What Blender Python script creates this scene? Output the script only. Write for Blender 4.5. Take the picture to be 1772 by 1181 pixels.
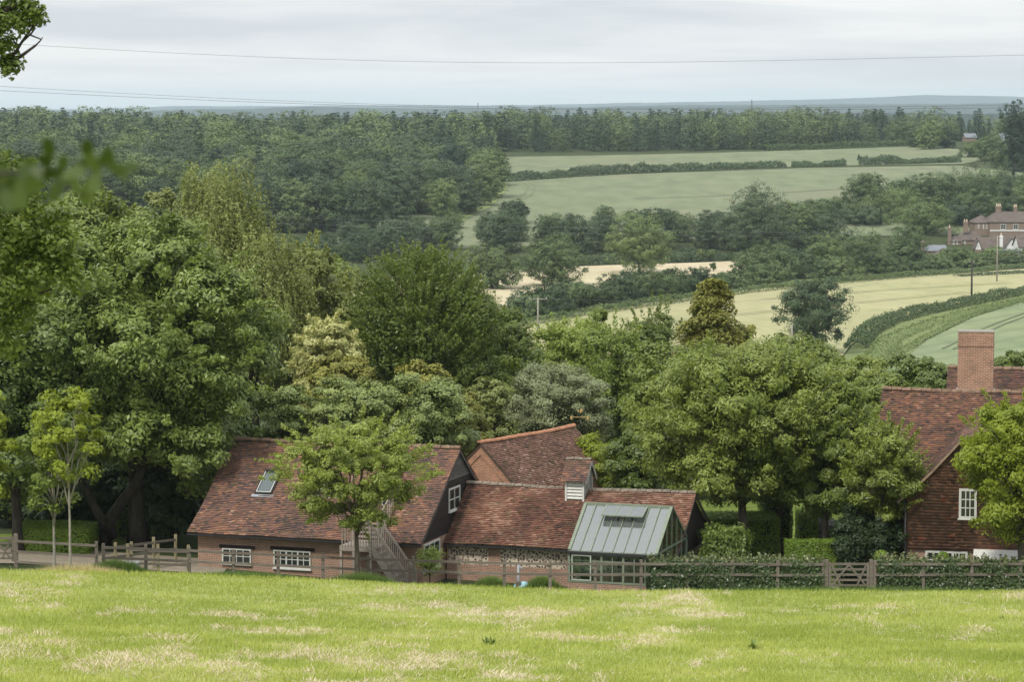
import bpy, bmesh, math, random
import numpy as np
from mathutils import Vector, Matrix
from mathutils.geometry import delaunay_2d_cdt
R = math.radians
rng = np.random.default_rng(7)
random.seed(7)
for o in list(bpy.data.objects): bpy.data.objects.remove(o)
SC = bpy.context.scene
COL = SC.collection

# ------------------------------------------------------------------ camera
F, CX, CY, HY = 4922.0, 886.0, 590.5, 175.0
PITCH = math.atan((CY - HY) / F)
cp, sp = math.cos(PITCH), math.sin(PITCH)
cam = bpy.data.cameras.new('camera'); camo = bpy.data.objects.new('camera', cam); COL.objects.link(camo)
cam.sensor_width = 36; cam.lens = 36 * F / 1772
camo.location = (0, 0, 0); camo.rotation_euler = (math.pi / 2 - PITCH, 0, 0)
cam.clip_start = 0.3; cam.clip_end = 40000
cam.dof.use_dof = True; cam.dof.focus_distance = 125; cam.dof.aperture_fstop = 5.0
SC.camera = camo

# ------------------------------------------------------------------ world, sun, exposure
SUN_EL, SUN_AZ = R(52), R(215)          # azimuth clockwise from +Y: behind the camera, to the left
W = bpy.data.worlds.new('World'); SC.world = W; W.use_nodes = True
nt = W.node_tree; nt.nodes.clear()
def wn(t, **k):
    n = nt.nodes.new(t)
    for a, b in k.items(): setattr(n, a, b)
    return n
out = wn('ShaderNodeOutputWorld'); bg = wn('ShaderNodeBackground'); sky = wn('ShaderNodeTexSky')
sky.sky_type = 'NISHITA'; sky.sun_disc = False; sky.sun_elevation = SUN_EL; sky.sun_rotation = SUN_AZ
sky.air_density = 1.0; sky.dust_density = 2.0
tc = wn('ShaderNodeTexCoord'); sep = wn('ShaderNodeSeparateXYZ'); nt.links.new(tc.outputs['Generated'], sep.inputs[0])
# overcast cloud sheet: noise on the direction stretched sideways (a high flat layer seen edge on)
mp = wn('ShaderNodeMapping'); mp.inputs['Scale'].default_value = (3.0, 3.0, 30.0)
nt.links.new(tc.outputs['Generated'], mp.inputs['Vector'])
n1 = wn('ShaderNodeTexNoise'); n1.inputs['Scale'].default_value = 2.1; n1.inputs['Detail'].default_value = 6; n1.inputs['Roughness'].default_value = .5
n1.inputs['Distortion'].default_value = .3
nt.links.new(mp.outputs[0], n1.inputs['Vector'])
rp = wn('ShaderNodeValToRGB'); e = rp.color_ramp.elements
e[0].position = .38; e[0].color = (6.7, 7.15, 7.6, 1)
e[1].position = .62; e[1].color = (9.0, 9.1, 9.1, 1)
nt.links.new(n1.outputs['Fac'], rp.inputs['Fac'])
# brighter upwards, as an overcast sky is
mr = wn('ShaderNodeMapRange'); mr.inputs['From Min'].default_value = 0; mr.inputs['From Max'].default_value = 1
mr.inputs['To Min'].default_value = 1.0; mr.inputs['To Max'].default_value = 2.0
nt.links.new(sep.outputs['Z'], mr.inputs['Value'])
vm = wn('ShaderNodeVectorMath', operation='SCALE'); nt.links.new(rp.outputs[0], vm.inputs[0]); nt.links.new(mr.outputs[0], vm.inputs['Scale'])
mx = wn('ShaderNodeMix', data_type='RGBA'); mx.inputs['Factor'].default_value = .88
nt.links.new(sky.outputs[0], mx.inputs['A']); nt.links.new(vm.outputs[0], mx.inputs['B'])
nt.links.new(mx.outputs['Result'], bg.inputs['Color']); bg.inputs['Strength'].default_value = .1
nt.links.new(bg.outputs[0], out.inputs['Surface'])
sl = bpy.data.lights.new('sun', 'SUN'); so = bpy.data.objects.new('sun', sl); COL.objects.link(so)
sl.energy = 3.0; sl.angle = R(8); sl.color = (1, .95, .87)
sd = Vector((math.sin(SUN_AZ) * math.cos(SUN_EL), math.cos(SUN_AZ) * math.cos(SUN_EL), math.sin(SUN_EL)))
so.rotation_euler = sd.to_track_quat('Z', 'Y').to_euler(); so.location = (0, 0, 60)
SC.view_settings.view_transform = 'Standard'; SC.view_settings.look = 'None'
SC.view_settings.exposure = 0.12; SC.view_settings.gamma = 1
cy = SC.cycles
cy.max_bounces = 6; cy.diffuse_bounces = 3; cy.glossy_bounces = 2; cy.transmission_bounces = 4
cy.transparent_max_bounces = 8; cy.volume_bounces = 2; cy.use_denoising = True; cy.denoising_prefilter = 'ACCURATE'; SC.render.filter_size = 1.2; cy.use_adaptive_sampling = False

# ------------------------------------------------------------------ ray / terrain helpers
def ray(x, y):
    u = x - CX; v = -(y - CY)
    return Vector((u, F * cp + v * sp, -F * sp + v * cp))
def at(x, y, d):
    r = ray(x, y); return r * (d / r.y)
def proj(p):
    x, Y, z = p; f = Y * cp - z * sp; up = Y * sp + z * cp
    return CX + F * x / f, CY - F * up / f
PY = [-80, 0, 20, 60, 90, 104, 108, 111, 113, 116, 120, 150, 180, 250, 350, 430, 480, 650, 760, 850, 1050, 1250, 1400, 1700, 2200, 3500, 6000, 18000]
PZ = [2, -1.8, -5.4, -12.3, -16.1, -17.4, -18.8, -19.25, -19.6, -19.95, -20.1, -20.8, -22.5, -28, -36, -40.5, -42, -42.5, -42, -35, -26.7, -21.5, -20.5, -32, -45, -50, -50, -50]
CXX = [-60, -20, -12, -4, 3, 20, 60]
CA = [.25, .1, -.08, -.42, -.72, -.72, -.68]
CB = [1.0, .75, .4, .0, -.15, -.1, 0]
def gz(X, Y):
    X = np.asarray(X, float); Y = np.asarray(Y, float)
    # smooth profile
    z = sum(np.interp(Y + k * (2 + np.abs(Y) * .012) * np.where((Y > 100) & (Y < 125), .2, 1), PY, PZ) for k in (-1, -.5, 0, .5, 1)) / 5
    wa = np.interp(Y, [0, 60, 90, 106, 111, 300], [1, 1, 1, 1, 0, 0]); wb = np.interp(Y, [0, 106, 111, 180, 300], [0, 0, 1, 1, 0])
    z = z + np.interp(X, CXX, CA) * wa + np.interp(X, CXX, CB) * wb
    far = np.interp(Y, [300, 600, 2000], [0, 1, 2])
    z = z + far * (.8 * np.sin(X * .011 + Y * .004) + .5 * np.sin(X * .023 - Y * .009 + 1))
    return z
def gzf(X, Y): return float(gz(X, Y))
def gpx(x, y, d0=200, d1=3000):
    """the point where the line of sight meets the ground beyond distance d0"""
    r = ray(x, y); r = r / r.y; ds = np.geomspace(d0, d1, 1500)
    h = r.z * ds - gz(r.x * ds, ds)
    i = int(np.argmax(h <= 0)) if (h <= 0).any() else len(ds) - 1
    return float(r.x * ds[i]), float(ds[i])

def vnoise(x, y, seed=0):
    xi = np.floor(x).astype(np.int64); yi = np.floor(y).astype(np.int64); xf = x - xi; yf = y - yi
    def h(a, b):
        n = (a * 374761393 + b * 668265263 + seed * 982451653) & 0xffffffff
        n = ((n ^ (n >> 13)) * 1274126177) & 0xffffffff
        return ((n ^ (n >> 16)) & 0xffff) / 65535.
    u = xf * xf * (3 - 2 * xf); v = yf * yf * (3 - 2 * yf)
    return (h(xi, yi) * (1 - u) + h(xi + 1, yi) * u) * (1 - v) + (h(xi, yi + 1) * (1 - u) + h(xi + 1, yi + 1) * u) * v
def fbm(x, y, seed=0, o=4):
    s = 0; a = 1; t = 0
    for k in range(o): s = s + a * vnoise(x * 2 ** k, y * 2 ** k, seed + k); t += a; a *= .5
    return s / t

# ------------------------------------------------------------------ materials
class M:
    def __init__(s, name):
        s.m = bpy.data.materials.new(name); s.m.use_nodes = True; s.t = s.m.node_tree; s.b = s.t.nodes['Principled BSDF']; s.o = s.t.nodes['Material Output']
        s.b.inputs['Roughness'].default_value = .8; s.b.inputs['Specular IOR Level'].default_value = .25
    def n(s, t, **k):
        n = s.t.nodes.new(t)
        for a, b in k.items():
            if a in n.inputs.keys() if hasattr(n.inputs, 'keys') else False: n.inputs[a].default_value = b
            else: setattr(n, a, b)
        return n
    def l(s, a, b): s.t.links.new(a, b)
    def ramp(s, fac, stops, interp='LINEAR'):
        r = s.n('ShaderNodeValToRGB'); r.color_ramp.interpolation = interp; el = r.color_ramp.elements
        while len(el) < len(stops): el.new(.5)
        for q, (p, c) in zip(el, stops): q.position = p; q.color = (*c, 1)
        s.l(fac, r.inputs['Fac']); return r.outputs['Color']
    def noise(s, scale, vec=None, detail=4, rough=.55, dist=0):
        q = s.n('ShaderNodeTexNoise'); q.inputs['Scale'].default_value = scale; q.inputs['Detail'].default_value = detail; q.inputs['Roughness'].default_value = rough; q.inputs['Distortion'].default_value = dist
        if vec is not None: s.l(vec, q.inputs['Vector'])
        return q.outputs['Fac']
    def mix(s, f, a, b, mode='MIX'):
        q = s.n('ShaderNodeMix'); q.data_type = 'RGBA'; q.blend_type = mode
        for v, k in ((f, 'Factor'), (a, 'A'), (b, 'B')):
            if isinstance(v, (int, float)): q.inputs[k].default_value = v
            elif isinstance(v, tuple): q.inputs[k].default_value = (*v, 1)
            else: s.l(v, q.inputs[k])
        return q.outputs['Result']
    def obj(s): return s.n('ShaderNodeTexCoord').outputs['Object']
    def uv(s): return s.n('ShaderNodeTexCoord').outputs['UV']
    def tint(s):
        a = s.n('ShaderNodeAttribute'); a.attribute_name = 'tint'; return a.outputs['Fac']
    def attr(s, nme):
        a = s.n('ShaderNodeAttribute'); a.attribute_name = nme; return a.outputs['Fac']
    def map(s, vec, scale, rot=(0, 0, 0)):
        q = s.n('ShaderNodeMapping'); q.inputs['Scale'].default_value = scale; q.inputs['Rotation'].default_value = rot; s.l(vec, q.inputs['Vector']); return q.outputs[0]
    def col(s, c):
        if isinstance(c, tuple): s.b.inputs['Base Color'].default_value = (*c, 1)
        else: s.l(c, s.b.inputs['Base Color'])
        return s
    def rough(s, v): s.b.inputs['Roughness'].default_value = v; return s
    def bump(s, h, strength=.4, dist=.02):
        q = s.n('ShaderNodeBump'); q.inputs['Strength'].default_value = strength; q.inputs['Distance'].default_value = dist
        s.l(h, q.inputs['Height']); s.l(q.outputs[0], s.b.inputs['Normal']); return s

def mul(c, k): return tuple(max(0, min(1, v * k)) for v in c)
GAIN = {'leaf_deep': 1.95, 'grass_blades': 1.15, 'cut_hay': 1.1, 'leaf_cream': 1.1, 'leaf_yew': 1.3, 'leaf_lime': 1.15, 'leaf_far_conifer': 1.2, 'lavender': 1, 'leaf_grey': 1.6, 'leaf_silver': 1.5, 'leaf_olive': 1.6, 'leaf_mid': 1.5, 'leaf_far': 1.42}
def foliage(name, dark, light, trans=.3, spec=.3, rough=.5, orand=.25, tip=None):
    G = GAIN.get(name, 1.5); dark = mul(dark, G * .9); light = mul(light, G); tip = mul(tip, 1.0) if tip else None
    m = M(name); t = m.tint()
    stops = [(0, dark), (.75, light), (1, tip or mul(light, 1.25))]
    c = m.ramp(t, stops)
    big = m.noise(.35, m.obj(), 2)
    c = m.mix(.35, c, m.ramp(big, [(.3, mul(dark, 1.1)), (.7, light)]))
    oi = m.n('ShaderNodeObjectInfo'); hs = m.n('ShaderNodeHueSaturation')
    mr_ = m.n('ShaderNodeMapRange'); mr_.inputs['To Min'].default_value = 1 - orand; mr_.inputs['To Max'].default_value = 1 + orand
    m.l(oi.outputs['Random'], mr_.inputs['Value']); m.l(mr_.outputs[0], hs.inputs['Value'])
    mh = m.n('ShaderNodeMapRange'); mh.inputs['To Min'].default_value = .5 + orand * .04; mh.inputs['To Max'].default_value = .5 - orand * .04
    m.l(oi.outputs['Random'], mh.inputs['Value']); m.l(mh.outputs[0], hs.inputs['Hue'])
    m.l(c, hs.inputs['Color']); c = hs.outputs[0]
    m.col(c); m.rough(rough); m.b.inputs['Specular IOR Level'].default_value = spec
    tr = m.n('ShaderNodeBsdfTranslucent'); tcx = m.mix(.6, c, (light[0] * 1.5, light[1] * 1.5, light[2] * .8)); m.l(tcx, tr.inputs['Color'])
    ms = m.n('ShaderNodeMixShader'); ms.inputs[0].default_value = trans
    m.l(m.b.outputs[0], ms.inputs[1]); m.l(tr.outputs[0], ms.inputs[2]); m.l(ms.outputs[0], m.o.inputs['Surface'])
    return m.m

def bark_mat(name, a, b, scale=6):
    m = M(name); o = m.obj(); n = m.noise(scale, m.map(o, (1, 1, .25)), 5, .65)
    m.col(m.ramp(n, [(.35, a), (.65, b)])).bump(n, .6, .03); return m.m

def brick_mat(name, c1, c2, mortar, dirt=(.07, .05, .04), w=.225, h=.075, ms=.011, dirtamt=.5, paint=None):
    m = M(name); uv = m.uv(); bt = m.n('ShaderNodeTexBrick')
    m.l(uv, bt.inputs['Vector']); bt.inputs['Scale'].default_value = 1; bt.inputs['Brick Width'].default_value = w; bt.inputs['Row Height'].default_value = h
    bt.inputs['Mortar Size'].default_value = ms; bt.inputs['Mortar Smooth'].default_value = .3; bt.inputs['Bias'].default_value = 0
    v = m.noise(9, uv, 2); c1n = m.mix(v, c1, c2); c2n = m.mix(v, c2, mul(c1, .55))
    m.l(c1n, bt.inputs['Color1']); m.l(c2n, bt.inputs['Color2']); bt.inputs['Mortar'].default_value = (*mortar, 1)
    d = m.noise(1.1, uv, 5, .6); c = m.mix(m.ramp(d, [(.45, (0, 0, 0)), (.75, (dirtamt,) * 3)]), bt.outputs['Color'], dirt)
    sp_ = m.noise(5, uv, 3); c = m.mix(m.ramp(sp_, [(.55, (0, 0, 0)), (.75, (.35,) * 3)]), c, mul(c1, 1.25))
    m.col(c); f = m.n('ShaderNodeInvert'); m.l(bt.outputs['Fac'], f.inputs['Color']); m.bump(f.outputs[0], .5, .01); return m.m

def tile_mat(name, stops, lichen=.25, moss=(.09, .085, .04), lich=(.42, .38, .30)):
    m = M(name); o = m.obj(); t = m.tint(); c = m.ramp(t, stops)
    n1_ = m.noise(.55, o, 4, .6); c = m.mix(m.ramp(n1_, [(.42, (0, 0, 0)), (.68, (.55,) * 3)]), c, mul(stops[0][1], 1.0))
    n2_ = m.noise(2.4, m.map(o, (1, 1, 1.6)), 5, .7); c = m.mix(m.ramp(n2_, [(.5, (0, 0, 0)), (.72, (.7,) * 3)]), c, moss)
    n3_ = m.noise(7, o, 3, .7); c = m.mix(m.ramp(n3_, [(.66, (0, 0, 0)), (.72, (lichen * 2.2,) * 3)]), c, lich)
    m.col(c).rough(.85); m.bump(m.noise(25, o, 3), .3, .01); return m.m

def plain(name, c, rough=.6, var=.15, scale=3, spec=.3, metal=0):
    m = M(name); n = m.noise(scale, m.obj(), 4, .6); m.col(m.ramp(n, [(.3, mul(c, 1 - var)), (.7, mul(c, 1 + var))])).rough(rough)
    m.b.inputs['Specular IOR Level'].default_value = spec; m.b.inputs['Metallic'].default_value = metal; return m.m
def wood(name, a, b, sc=(1, 1, 1), s=8):
    m = M(name); t = m.tint(); n = m.noise(s, m.map(m.uv(), (.25, 3, 1)), 4, .6)
    c = m.ramp(n, [(.3, a), (.7, b)]); c = m.mix(m.ramp(t, [(0, (0, 0, 0)), (1, (.4,) * 3)]), c, mul(a, .6)); m.col(c).rough(.85); m.bump(n, .3, .005); return m.m
def glass_dark(name, c=(.02, .025, .025), rough=.08):
    m = M(name); m.col(c).rough(rough); m.b.inputs['Specular IOR Level'].default_value = .8; return m.m

def terrain_mat(name, stops, scale, scale2, c2=None, stretch=(1, 1, 1), rot=0, rows=None, rowcol=None):
    m = M(name); o = m.obj(); v = m.map(o, stretch, (0, 0, rot)); n = m.noise(scale, v, 6, .62)
    c = m.ramp(n, stops)
    n2_ = m.noise(scale2, o, 4, .6)
    if c2: c = m.mix(m.ramp(n2_, [(.45, (0, 0, 0)), (.7, (.6,) * 3)]), c, c2)
    if rows:
        w = m.n('ShaderNodeTexWave'); w.inputs['Scale'].default_value = rows; w.inputs['Distortion'].default_value = 1.2; w.inputs['Detail'].default_value = 2; w.inputs['Detail Scale'].default_value = .6
        m.l(m.map(o, (1, 1, 0), (0, 0, rot)), w.inputs['Vector']); c = m.mix(m.ramp(w.outputs['Fac'], [(.6, (0, 0, 0)), (.95, (.4,) * 3)]), c, rowcol)
    m.col(c).rough(.95); m.b.inputs['Specular IOR Level'].default_value = .1
    return m.m

# ------------------------------------------------------------------ mesh helpers
def tag(o, label=None, cat=None, group=None, kind=None):
    if label: o['label'] = label
    if cat: o['category'] = cat
    if group: o['group'] = group
    if kind: o['kind'] = kind
    return o
def empty(name, loc, rz=0, label=None, cat=None, group=None):
    o = bpy.data.objects.new(name, None); COL.objects.link(o); o.location = loc; o.rotation_euler = (0, 0, rz); o.empty_display_size = .3
    return tag(o, label, cat, group)
def meshobj(name, me, mats, parent=None):
    for mt in (mats if isinstance(mats, (list, tuple)) else [mats]): me.materials.append(mt)
    o = bpy.data.objects.new(name, me); COL.objects.link(o)
    if parent is not None: o.parent = parent
    return o
def np_mesh(name, verts, faces_flat, fsize, tint=None, mat_idx=None, smooth=False, uv=None):
    """faces_flat: flat indices; fsize: verts per face (const)"""
    me = bpy.data.meshes.new(name); nv = len(verts); nf = len(faces_flat) // fsize
    me.vertices.add(nv); me.vertices.foreach_set('co', np.asarray(verts, np.float32).ravel())
    me.loops.add(nf * fsize); me.loops.foreach_set('vertex_index', np.asarray(faces_flat, np.int32).ravel())
    me.polygons.add(nf); me.polygons.foreach_set('loop_start', np.arange(0, nf * fsize, fsize, dtype=np.int32))
    if mat_idx is not None: me.polygons.foreach_set('material_index', np.asarray(mat_idx, np.int32))
    if smooth: me.polygons.foreach_set('use_smooth', np.ones(nf, bool))
    if tint is not None:
        a = me.attributes.new('tint', 'FLOAT', 'FACE'); a.data.foreach_set('value', np.asarray(tint, np.float32))
    me.update(); me.validate(); return me

class MB:
    """collects faces; build() links them as one mesh object"""
    def __init__(s): s.v = []; s.f = []; s.t = []
    def face(s, pts, tint=None):
        b = len(s.v); s.v += [tuple(p) for p in pts]; s.f.append(list(range(b, b + len(pts)))); s.t.append(random.random() if tint is None else tint)
    def hexa(s, p, tint=None):
        """p: 8 points, bottom 4 ccw then top 4"""
        t = random.random() if tint is None else tint; b = len(s.v); s.v += [tuple(q) for q in p]
        for q in ((3, 2, 1, 0), (4, 5, 6, 7), (0, 1, 5, 4), (1, 2, 6, 5), (2, 3, 7, 6), (3, 0, 4, 7)): s.f.append([b + i for i in q]); s.t.append(t)
        return s
    def box(s, x0, x1, y0, y1, z0, z1, tint=None):
        return s.hexa([(x0, y0, z0), (x1, y0, z0), (x1, y1, z0), (x0, y1, z0), (x0, y0, z1), (x1, y0, z1), (x1, y1, z1), (x0, y1, z1)], tint)
    def beam(s, a, b, w, h, up=(0, 0, 1), tint=None):
        a = Vector(a); b = Vector(b); d = (b - a).normalized(); up = Vector(up)
        sx = d.cross(up)
        if sx.length < 1e-4: sx = d.cross(Vector((0, 1, 0)))
        sx.normalize(); uz = sx.cross(d).normalized(); sx *= w / 2; uz *= h / 2
        return s.hexa([a - sx - uz, a + sx - uz, b + sx - uz, b - sx - uz, a - sx + uz, a + sx + uz, b + sx + uz, b - sx + uz], tint)
    def prism(s, pts, ext, tint=None):
        """pts: planar polygon, ext: extrusion vector"""
        e_ = Vector(ext); p0 = [Vector(p) for p in pts]; p1 = [p + e_ for p in p0]; t = random.random() if tint is None else tint
        n = Vector((0, 0, 0))
        for i in range(len(p0)): n += p0[i].cross(p0[(i + 1) % len(p0)])
        if n.dot(e_) > 0: p0.reverse(); p1.reverse()
        s.face(p0, t); s.face(p1[::-1], t)
        for i in range(len(p0)):
            j = (i + 1) % len(p0); s.face([p0[j], p0[i], p1[i], p1[j]], t)
        return s
    def tube(s, pts, rad, sides=6, tint=None):
        pts = [Vector(p) for p in pts]; n = len(pts); rad = rad if hasattr(rad, '__len__') else [rad] * n
        t = random.random() if tint is None else tint; b = len(s.v); x = None
        for i, p in enumerate(pts):
            d = (pts[min(i + 1, n - 1)] - pts[max(i - 1, 0)]).normalized()
            if x is None: x = d.cross(Vector((0.3, 1, 0.1))).normalized() if abs(d.y) < .9 else d.cross(Vector((0, 0, 1))).normalized()
            x = (x - d * x.dot(d)).normalized(); y = d.cross(x)
            for k in range(sides):
                a = 2 * math.pi * k / sides; s.v.append(tuple(p + (x * math.cos(a) + y * math.sin(a)) * rad[i]))
        for i in range(n - 1):
            for k in range(sides):
                k2 = (k + 1) % sides; s.f.append([b + i * sides + k, b + i * sides + k2, b + (i + 1) * sides + k2, b + (i + 1) * sides + k]); s.t.append(t)
        s.f.append([b + k for k in range(sides)][::-1]); s.t.append(t); s.f.append([b + (n - 1) * sides + k for k in range(sides)]); s.t.append(t)
        return s
    def mesh(s, name, smooth=False):
        me = bpy.data.meshes.new(name); me.from_pydata(s.v, [], s.f); me.update()
        a = me.attributes.new('tint', 'FLOAT', 'FACE'); a.data.foreach_set('value', s.t)
        uvl = me.uv_layers.new(name='UVMap'); uvs = np.zeros(len(me.loops) * 2, np.float32)
        for p in me.polygons:
            n = p.normal
            if abs(n.z) < .97: t = Vector((-n.y, n.x, 0)).normalized()
            else: t = Vector((1, 0, 0))
            bt = n.cross(t)
            for li in p.loop_indices:
                co = me.vertices[me.loops[li].vertex_index].co; uvs[2 * li] = co.dot(t); uvs[2 * li + 1] = co.dot(bt)
        uvl.data.foreach_set('uv', uvs)
        if smooth: me.polygons.foreach_set('use_smooth', [True] * len(me.polygons))
        return me
    def build(s, name, mat, parent=None, smooth=False, label=None):
        o = meshobj(name, s.mesh(name, smooth), mat, parent)
        if label: o['label'] = label
        return o

def local_ray(root, x, y):
    Mi = (Matrix.Translation(root.location) @ Matrix.Rotation(root.rotation_euler.z, 4, 'Z')).inverted()
    o = Mi @ Vector((0, 0, 0)); d = (Mi.to_3x3() @ ray(x, y)); return o, d
def on_y(root, x, y, yl):
    o, d = local_ray(root, x, y); t = (yl - o.y) / d.y; return o + d * t
def on_x(root, x, y, xl):
    o, d = local_ray(root, x, y); t = (xl - o.x) / d.x; return o + d * t
def on_z(root, x, y, zl):
    o, d = local_ray(root, x, y); t = (zl - o.z) / d.z; return o + d * t
def on_slope(root, x, y, p0, p1):
    """plane that holds the x axis and the profile points p0,p1 = (y,z)"""
    o, d = local_ray(root, x, y); n = Vector((0, p1[1] - p0[1], -(p1[0] - p0[0]))); q = Vector((0, p0[0], p0[1]))
    t = n.dot(q - o) / n.dot(d); return o + d * t

# ------------------------------------------------------------------ material library
WHITE = plain('white_paint', (.52, .52, .48), .5, .08, 6)
GLASSD = glass_dark('window_glass')
BRICK = brick_mat('old_brick', (.38, .19, .12), (.25, .145, .10), (.36, .31, .25), dirtamt=.3)
BRICK_OR = brick_mat('orange_brick', (.50, .22, .12), (.27, .12, .07), (.42, .33, .24), dirtamt=.7)
BRICK_CH = brick_mat('chimney_brick', (.44, .21, .125), (.22, .11, .075), (.40, .33, .25), dirtamt=.55)
BRICK_FAR = brick_mat('far_brick', (.24, .16, .115), (.20, .135, .10), (.25, .22, .18), dirtamt=.2)
TS = [(0, (.045, .028, .026)), (.3, (.105, .05, .04)), (.6, (.17, .07, .046)), (.85, (.25, .10, .055)), (1, (.32, .14, .08))]
TILE = tile_mat('barn_tiles', [(p, mul((c[0]*1.05, c[1]*1.3, c[2]*1.38), 1.35)) for p, c in TS[:-1]] + [(1, (.40, .25, .19))], .34)
TILE_R = tile_mat('shed_tiles', [(0, (.06, .034, .028)), (.25, (.115, .052, .037)), (.55, (.17, .077, .052)), (.82, (.235, .118, .08)), (1, (.32, .19, .135))], .22)
TILE_B = tile_mat('back_barn_tiles', [(0, (.12, .07, .055)), (.35, (.22, .12, .09)), (.7, (.33, .18, .13)), (.9, (.46, .28, .21)), (1, (.6, .42, .33))], .45)
TILE_H = tile_mat('house_tiles', [(p, mul((c[0], c[1] * 1.2, c[2] * 1.25), 1.15)) for p, c in TS[:-1]] + [(1, (.34, .2, .15))], .12)
TILE_HUNG = tile_mat('hung_tiles', [(0, (.06, .038, .03)), (.3, (.12, .065, .045)), (.6, (.19, .095, .06)), (.93, (.29, .145, .09)), (.97, (.3, .07, .035)), (1, (.33, .08, .04))], .05, moss=(.10, .075, .048))
RIDGE = plain('ridge_tile', (.17, .11, .075), .9, .4, 5)
RIDGE_OR = plain('orange_ridge_tile', (.34, .16, .09), .9, .3, 5)
RIDGE_GR = plain('grey_mortar_ridge', (.17, .14, .11), .9, .4, 5)
BLACKW = wood('black_weatherboard', (.018, .013, .012), (.04, .028, .025))
GREYW = wood('grey_weatherboard', (.075, .068, .062), (.14, .13, .12))
FENCEW = wood('fence_wood', (.115, .095, .072), (.23, .20, .16))
FENCEY = wood('fence_new_wood', (.20, .17, .09), (.32, .28, .17))
STAIRW = wood('stair_wood', (.24, .20, .165), (.40, .35, .30))
LEAD = plain('lead', (.28, .30, .32), .45, .15)
DARKM = plain('dark_metal', (.03, .03, .032), .4, .1)
GREENP = plain('sage_paint', (.17, .20, .145), .5, .1)
mg = M('greenhouse_glass'); gl = mg.n('ShaderNodeBsdfGlossy'); gl.inputs['Roughness'].default_value = .12; gl.inputs['Color'].default_value = (.52, .54, .53, 1)
tr_ = mg.n('ShaderNodeBsdfTransparent'); tr_.inputs['Color'].default_value = (.72, .75, .72, 1); df_ = mg.n('ShaderNodeBsdfDiffuse'); df_.inputs['Color'].default_value = (.25, .265, .25, 1)
m1 = mg.n('ShaderNodeMixShader'); m1.inputs[0].default_value = .45; mg.l(tr_.outputs[0], m1.inputs[1]); mg.l(gl.outputs[0], m1.inputs[2])
m2 = mg.n('ShaderNodeMixShader'); m2.inputs[0].default_value = .22; mg.l(m1.outputs[0], m2.inputs[1]); mg.l(df_.outputs[0], m2.inputs[2]); mg.l(m2.outputs[0], mg.o.inputs['Surface'])
GGLASS = mg.m
mg = M('clear_glass'); gl = mg.n('ShaderNodeBsdfGlossy'); gl.inputs['Roughness'].default_value = .05; tr_ = mg.n('ShaderNodeBsdfTransparent'); tr_.inputs['Color'].default_value = (.8, .86, .84, 1)
m1 = mg.n('ShaderNodeMixShader'); m1.inputs[0].default_value = .12; mg.l(tr_.outputs[0], m1.inputs[1]); mg.l(gl.outputs[0], m1.inputs[2]); mg.l(m1.outputs[0], mg.o.inputs['Surface'])
CGLASS = mg.m
# flint with pale mortar
mf = M('flint_wall'); fs_ = mf.n('ShaderNodeSeparateColor'); uvf = mf.uv(); vo = mf.n('ShaderNodeTexVoronoi'); vo.voronoi_dimensions = '2D'; vo.inputs['Scale'].default_value = 8.5; mf.l(uvf, vo.inputs['Vector']); mf.l(vo.outputs['Color'], fs_.inputs[0])
mf.col(mf.mix(mf.ramp(vo.outputs['Distance'], [(.34, (0, 0, 0)), (.48, (1, 1, 1))]), mf.ramp(fs_.outputs[0], [(0, (.025, .022, .022)), (.3, (.10, .075, .06)), (.65, (.25, .185, .145)), (1, (.45, .38, .3))]), (.50, .43, .335)))
mf.bump(vo.outputs['Distance'], .5, .02); FLINT = mf.m
BARK = bark_mat('dark_bark', (.022, .018, .014), (.06, .05, .04))
BARK_P = bark_mat('pale_bark', (.16, .15, .12), (.33, .31, .26), 10)
BARK_M = bark_mat('brown_bark', (.06, .048, .036), (.14, .115, .085))

# ------------------------------------------------------------------ ground and fields
def ground_sheet():
    ys = np.concatenate([np.arange(-80, 50, 5), np.arange(50, 130, 1.), np.arange(130, 300, 4), np.arange(300, 1600, 8), np.geomspace(1600, 17500, 70)])
    cs = np.linspace(-1, 1, 161); cs = np.sign(cs) * np.abs(cs) ** 1.3
    Xg = cs[None, :] * (60 + .4 * np.abs(ys[:, None])); Yg = np.repeat(ys[:, None], len(cs), 1); Z = gz(Xg, Yg)
    v = np.stack([Xg, Yg, Z], -1).reshape(-1, 3); n, k = Xg.shape
    a = (np.arange(n - 1)[:, None] * k + np.arange(k - 1)[None, :]).ravel(); f = np.stack([a, a + 1, a + k + 1, a + k], 1).ravel()
    return np_mesh('ground', v, f, 4, smooth=True)
GROUND = terrain_mat('rough_ground', [(.3, (.03, .042, .016)), (.7, (.055, .072, .026))], .5, .05, (.05, .05, .025))
tag(meshobj('ground', ground_sheet(), GROUND), kind='structure')

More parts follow.
